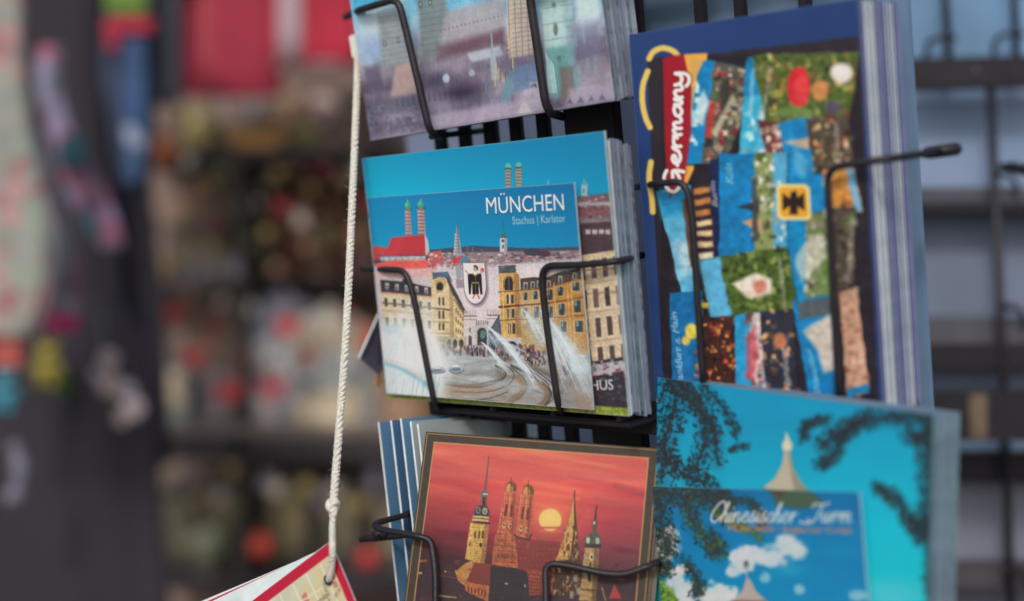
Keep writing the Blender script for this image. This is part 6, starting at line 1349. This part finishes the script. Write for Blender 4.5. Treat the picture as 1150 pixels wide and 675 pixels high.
def jersey(u, vt, vb, wp, y, m_, trim, label, stripes=None, cat='jersey', slv=None):
    e = empty('jersey', at(u, vt - 60, y)); tag(e, label, cat); h = wp / 2
    loft(strip([(u, vt, h * .35), (u, vt + 14, h * .9), (u, vt + 50, h * .95), (u, (vt + vb) / 2, h * .92), (u, vb, h)], y, .22), m_, 'body', e, ripple=.15, seed=int(u))
    for s in (-1, 1):
        loft(strip([(u + s * h * .72, vt + 16, 18), (u + s * h * 1.05, vt + 60, 19), (u + s * h * 1.16, vt + 105, 20)], y + .02, .5), slv or m_, 'sleeve', e, ripple=.06, seed=int(u + s))
    loft(strip([(u, vb - 5, h * 1.02), (u, vb + 1, h * 1.03)], y, .23), trim, 'hem', e, ripple=.0)
    for (us, w, c) in stripes or []: loft(strip([(us, vt + 20, w), (us, vb - 6, w)], y - .022, .25), c, 'stripe', e, ripple=.04, seed=3)
    s = y / F; a = at(u, vt - 4, y); mb = MB(); mb.tube(smooth_path([a + Vector((-h * .8 * s, 0, -.02)), a, a + Vector((h * .8 * s, 0, -.02))], 5), .006, 8)
    mb.tube(smooth_path([a, a + Vector((0, 0, .03)), a + Vector((.018, 0, .05)), a + Vector((0, 0, .072)), a + Vector((-.016, 0, .055))], 5), .003, 8); mb.build('hanger', M_WOOD, e, True)
    return e
C_RED = mat('red_jersey_cloth', (152, 42, 64), .85, .10, 6); C_RED2 = mat('bright_red_jersey_cloth', (176, 38, 62), .85, .1, 6); C_WHT = mat('white_jersey_cloth', (178, 158, 168), .85, .06, 6); C_PNK = mat('pale_pink_cloth', (160, 116, 128), .85, .1, 6)
jersey(256, -170, 106, 118, 2.75, C_RED, C_RED, 'plain dark red jersey hanging above the gold box', stripes=[(232, 9, mat('rose_red_cloth', (160, 62, 76), .85, .08, 6))])
jersey(356, -170, 74, 96, 2.72, C_RED2, C_PNK, 'bright red jersey with a white stripe and pale hem beside the cord', stripes=[(325, 13, C_WHT)], slv=C_WHT)
jersey(186, -120, 118, 34, 2.7, mat('blue_grey_cloth', (66, 70, 82), .9, .15, 6), M_WALL, 'narrow blue-grey top hanging left of the plain red jersey', cat='top')
rail = MB(); rail.tube([at(-80, -196, 2.75), at(480, -196, 2.75)], .014, 14); o = rail.build('clothes_rail', M_STEEL, None, True)
for uu in (-60, 460): pass
tag(o, 'steel clothes rail carrying the jerseys', 'rail')

C_BLK = mat('black_cloth', (45, 41, 50), .9, .08, 5); C_BLK2 = mat('charcoal_cloth', (50, 46, 54), .9, .1, 5)
def dress(path, y, m_, label, cat='dress', name='dress', dr=.3, parts=(), seed=1, ripple=.1, group=None):
    e = empty(name, at(path[0][0], path[0][1], y)); tag(e, label, cat, group)
    loft(strip(path, y, dr), m_, 'cloth', e, ripple=ripple, seed=seed)
    for nm, pth, yy, mm, d2 in parts: loft(strip(pth, yy, d2), mm, nm, e, ripple=.06, seed=seed + 5)
    return e
dress([(60, -140, 20), (66, -60, 46), (70, 120, 44), (62, 300, 66), (66, 420, 70)], 2.5, C_BLK, 'long black dress hanging behind the patterned scarf', seed=2)
dress([(122, -140, 16), (124, -40, 40), (124, 130, 36), (118, 330, 60), (112, 520, 74)], 2.62, C_BLK2, 'charcoal dress hanging behind the blue dirndl', seed=3)
dress([(92, 330, 40), (88, 400, 78), (84, 520, 92), (80, 760, 112)], 2.3, C_BLK, 'wide black coat filling the lower left of the shop', 'coat', 'coat', seed=4)
dress([(146, -40, 16), (144, 20, 26), (143, 40, 27), (144, 90, 28), (150, 140, 24), (150, 216, 17)], 2.42, mat('navy_cloth', (52, 62, 86), .85, .15, 7), 'blue dirndl dress with a red sash and green bodice', 'dress', seed=5,
      parts=(('bodice', [(143, -46, 22), (143, -10, 24), (143, 17, 23)], 2.395, mat('green_bodice', (98, 132, 56), .8, .1, 8), .35), ('sash', [(146, 22, 28), (145, 38, 28)], 2.39, mat('red_sash', (178, 44, 70), .8, .1, 8), .4), ('apron', [(150, 44, 12), (151, 100, 13), (151, 150, 12)], 2.385, mat('blue_apron', (52, 82, 124), .8, .1, 8), .3),
             ('ribbon', [(151, 142, 12), (151, 170, 12), (150, 205, 9)], 2.38, floral('pale_blue_lace', (66, 92, 128), [(150, 160, 186)], 30, .4), .35), ('sash_tail', [(128, 36, 9), (126, 56, 7)], 2.385, mat('red_sash_tail', (170, 44, 66), .8, .1, 8), .4)))
C_FLW = floral('rose_print_cloth', (136, 142, 134), [(156, 98, 106), (146, 158, 146), (180, 140, 140), (150, 152, 146)], 17, .40)
dress([(-6, -120, 20), (-4, -40, 32), (-2, 60, 28), (4, 170, 36), (14, 260, 46), (12, 330, 44), (2, 378, 36)], 1.95, C_FLW, 'off-white blouse printed with pink roses at the left edge', 'blouse', 'blouse', seed=6)
dress([(34, 150, 10), (46, 210, 15), (58, 270, 18), (66, 330, 18), (72, 352, 16)], 2.05, floral('grey_print_cloth', (136, 140, 146), [(176, 178, 178), (110, 100, 116)], 14, .4), 'pale grey printed sleeve scarf hanging beside the rose blouse', 'scarf', 'scarf', seed=7)
dress([(57, 52, 14), (55, 90, 15), (62, 130, 13), (76, 165, 17), (92, 205, 22), (112, 250, 20), (128, 280, 12)], 2.2, floral('purple_print_scarf', (98, 86, 104), [(170, 96, 122), (66, 116, 126), (150, 140, 170)], 15, .42), 'purple and pink patterned scarf draped over the black dress', 'scarf', 'scarf', seed=8)
dress([(80, 150, 10), (82, 170, 17), (80, 190, 13)], 2.17, mat('teal_cloth', (50, 96, 108), .85, .15, 8), 'small teal pouch hanging on the patterned scarf', 'pouch', 'pouch', seed=81)
dress([(25, 140, 9), (30, 165, 13), (28, 195, 9)], 2.02, mat('dusky_pink_cloth', (140, 76, 92), .85, .15, 8), 'small dusky pink pouch hanging beside the rose blouse', 'pouch', 'pouch', seed=82)
dress([(156, 540, 10), (158, 570, 14), (160, 610, 15), (168, 645, 14), (172, 685, 11)], 2.6, floral('pink_scarf_cloth', (176, 62, 100), [(206, 150, 156), (150, 70, 130)], 8, .36), 'pink scarf hanging in front of the black coat, left of the olive boxes', 'scarf', 'scarf', seed=9)
def bag(u, v, wp, hp_, y, c, label, c2=None):
    s = y / F; e = empty('shoulder_bag', (0, 0, 0)); w, h = wp * s, hp_ * s
    mb = MB(); mb.prism([(-w * .42, h * .5), (w * .42, h * .5), (w * .5, -h * .3), (w * .4, -h * .5), (-w * .4, -h * .5), (-w * .5, -h * .3)], (0, 0, 0), w * .3); mb.build('pouch', cm(c, .7, .2, 20), e)
    mb = MB(); mb.prism([(-w * .42, h * .5), (w * .42, h * .5), (w * .34, 0), (-w * .34, 0)], (0, -w * .18, 0), w * .05); mb.build('flap', cm(c2 or c, .7, .15, 20), e)
    mb = MB(); mb.tube(smooth_path([(-w * .4, 0, h * .5), (-w * .2, 0, h * 1.2), (w * .2, 0, h * 1.2), (w * .4, 0, h * .5)], 5), w * .04, 6); mb.build('strap', cm(c, .7), e, True)
    return place(e, u, v, y, label, 'bag')
bag(70, 346, 38, 52, 2.1, (190, 40, 110), 'small magenta shoulder bag below the grey scarf', (186, 120, 140))
bag(10, 396, 34, 30, 2.1, (176, 84, 78), 'small coral bag below the rose blouse')
plush(54, 436, 54, (176, 162, 74), (140, 136, 60), 'yellow plush toy hanging below the magenta bag', 2.2, ears='long')
plush(72, 446, 26, (84, 120, 52), (70, 100, 50), 'green plush frog beside the yellow plush toy', 2.25)
plush(6, 464, 52, (70, 140, 160), (90, 160, 176), 'cyan plush toy at the left edge under the coral bag', 2.1)
e = empty('bead_chain', at(14, 530, 2.1)); tag(e, 'curved string of grey beads on the black coat at the left edge', 'bead chain')
for k in range(6):
    a = R(-45 + k * 17); mb = MB(); mb.ball(at(-4 + 27 * math.cos(a), 530 - 40 * math.sin(a), 2.1), .011 if k % 3 else .014, n=12); mb.build('bead', cm((116, 116, 132), .5), e, True)
e = empty('flower_bunch', at(130, 430, 2.3)); tag(e, 'bunch of pale cloth flowers hanging on the black coat', 'flowers')
for k, (u, v, r) in enumerate(((122, 404, .016), (124, 432, .020), (142, 440, .017), (150, 458, .018), (136, 470, .012), (108, 420, .010))):
    mb = MB(); c = at(u, v, 2.16)
    for q in range(6): mb.ball(c + Vector((r * .62 * math.cos(q * 1.047), 0, r * .62 * math.sin(q * 1.047))), (r * .42, r * .2, r * .42), n=10)
    mb.ball(c + Vector((0, -r * .15, 0)), r * .25, n=8); mb.build('flower', cm([(170, 156, 160), (156, 140, 136), (150, 146, 160)][k % 3], .9, .2, 60), e, True)
mb = MB(); mb.tube(smooth_path([at(130, 470, 2.17), at(128, 430, 2.18), at(118, 390, 2.2), at(114, 350, 2.26)], 4), .003, 6); mb.build('stem', cm((80, 96, 70), .8), e, True)
mb = MB(); mb.lathe((0, 0, 0), [(.02, 0), (.03, .01), (.024, .03), (.010, .045), (.012, .06), (.004, .065)], 20); o = mb.build('bell', cm((66, 84, 108), .4), None, True); o.location = at(178, 522, 2.9); tag(o, 'small dull blue bell above the pink scarf', 'bell')

# ================================================================== light and camera
W = bpy.data.worlds.new('World'); S.world = W; W.use_nodes = True
nt = W.node_tree; bg = nt.nodes['Background']; sky = nt.nodes.new('ShaderNodeTexSky'); sky.sky_type = 'NISHITA'; sky.sun_disc = False
sd = Vector((-.18, -.78, .62)).normalized()
sky.sun_elevation = math.asin(sd.z); sky.sun_rotation = math.atan2(sd.x, sd.y); sky.air_density = 1.0; sky.dust_density = 3.0; sky.ozone_density = 1.0
nt.links.new(sky.outputs['Color'], bg.inputs['Color']); bg.inputs['Strength'].default_value = .14
sl = bpy.data.lights.new('sun', 'SUN'); sl.energy = 1.3; sl.angle = R(10); sl.color = (1, .955, .90)
so = bpy.data.objects.new('sun', sl); COL.objects.link(so); so.rotation_euler = sd.to_track_quat('Z', 'Y').to_euler(); so.location = (-3, -3, 6)
cam = bpy.data.cameras.new('camera'); cam.sensor_width = 36; cam.lens = 36 * F / 1150; cam.clip_start = .01; cam.clip_end = 300
cam.dof.use_dof = True; cam.dof.focus_distance = .688; cam.dof.aperture_fstop = 3.0; cam.dof.aperture_blades = 0
co = bpy.data.objects.new('camera', cam); COL.objects.link(co); co.location = (0, 0, CAM_Z); co.rotation_euler = (R(90), 0, 0); S.camera = co
vs = S.view_settings; vs.view_transform = 'Standard'; vs.look = 'None'; vs.exposure = -0.02; vs.gamma = 1.0
S.cycles.use_denoising = True
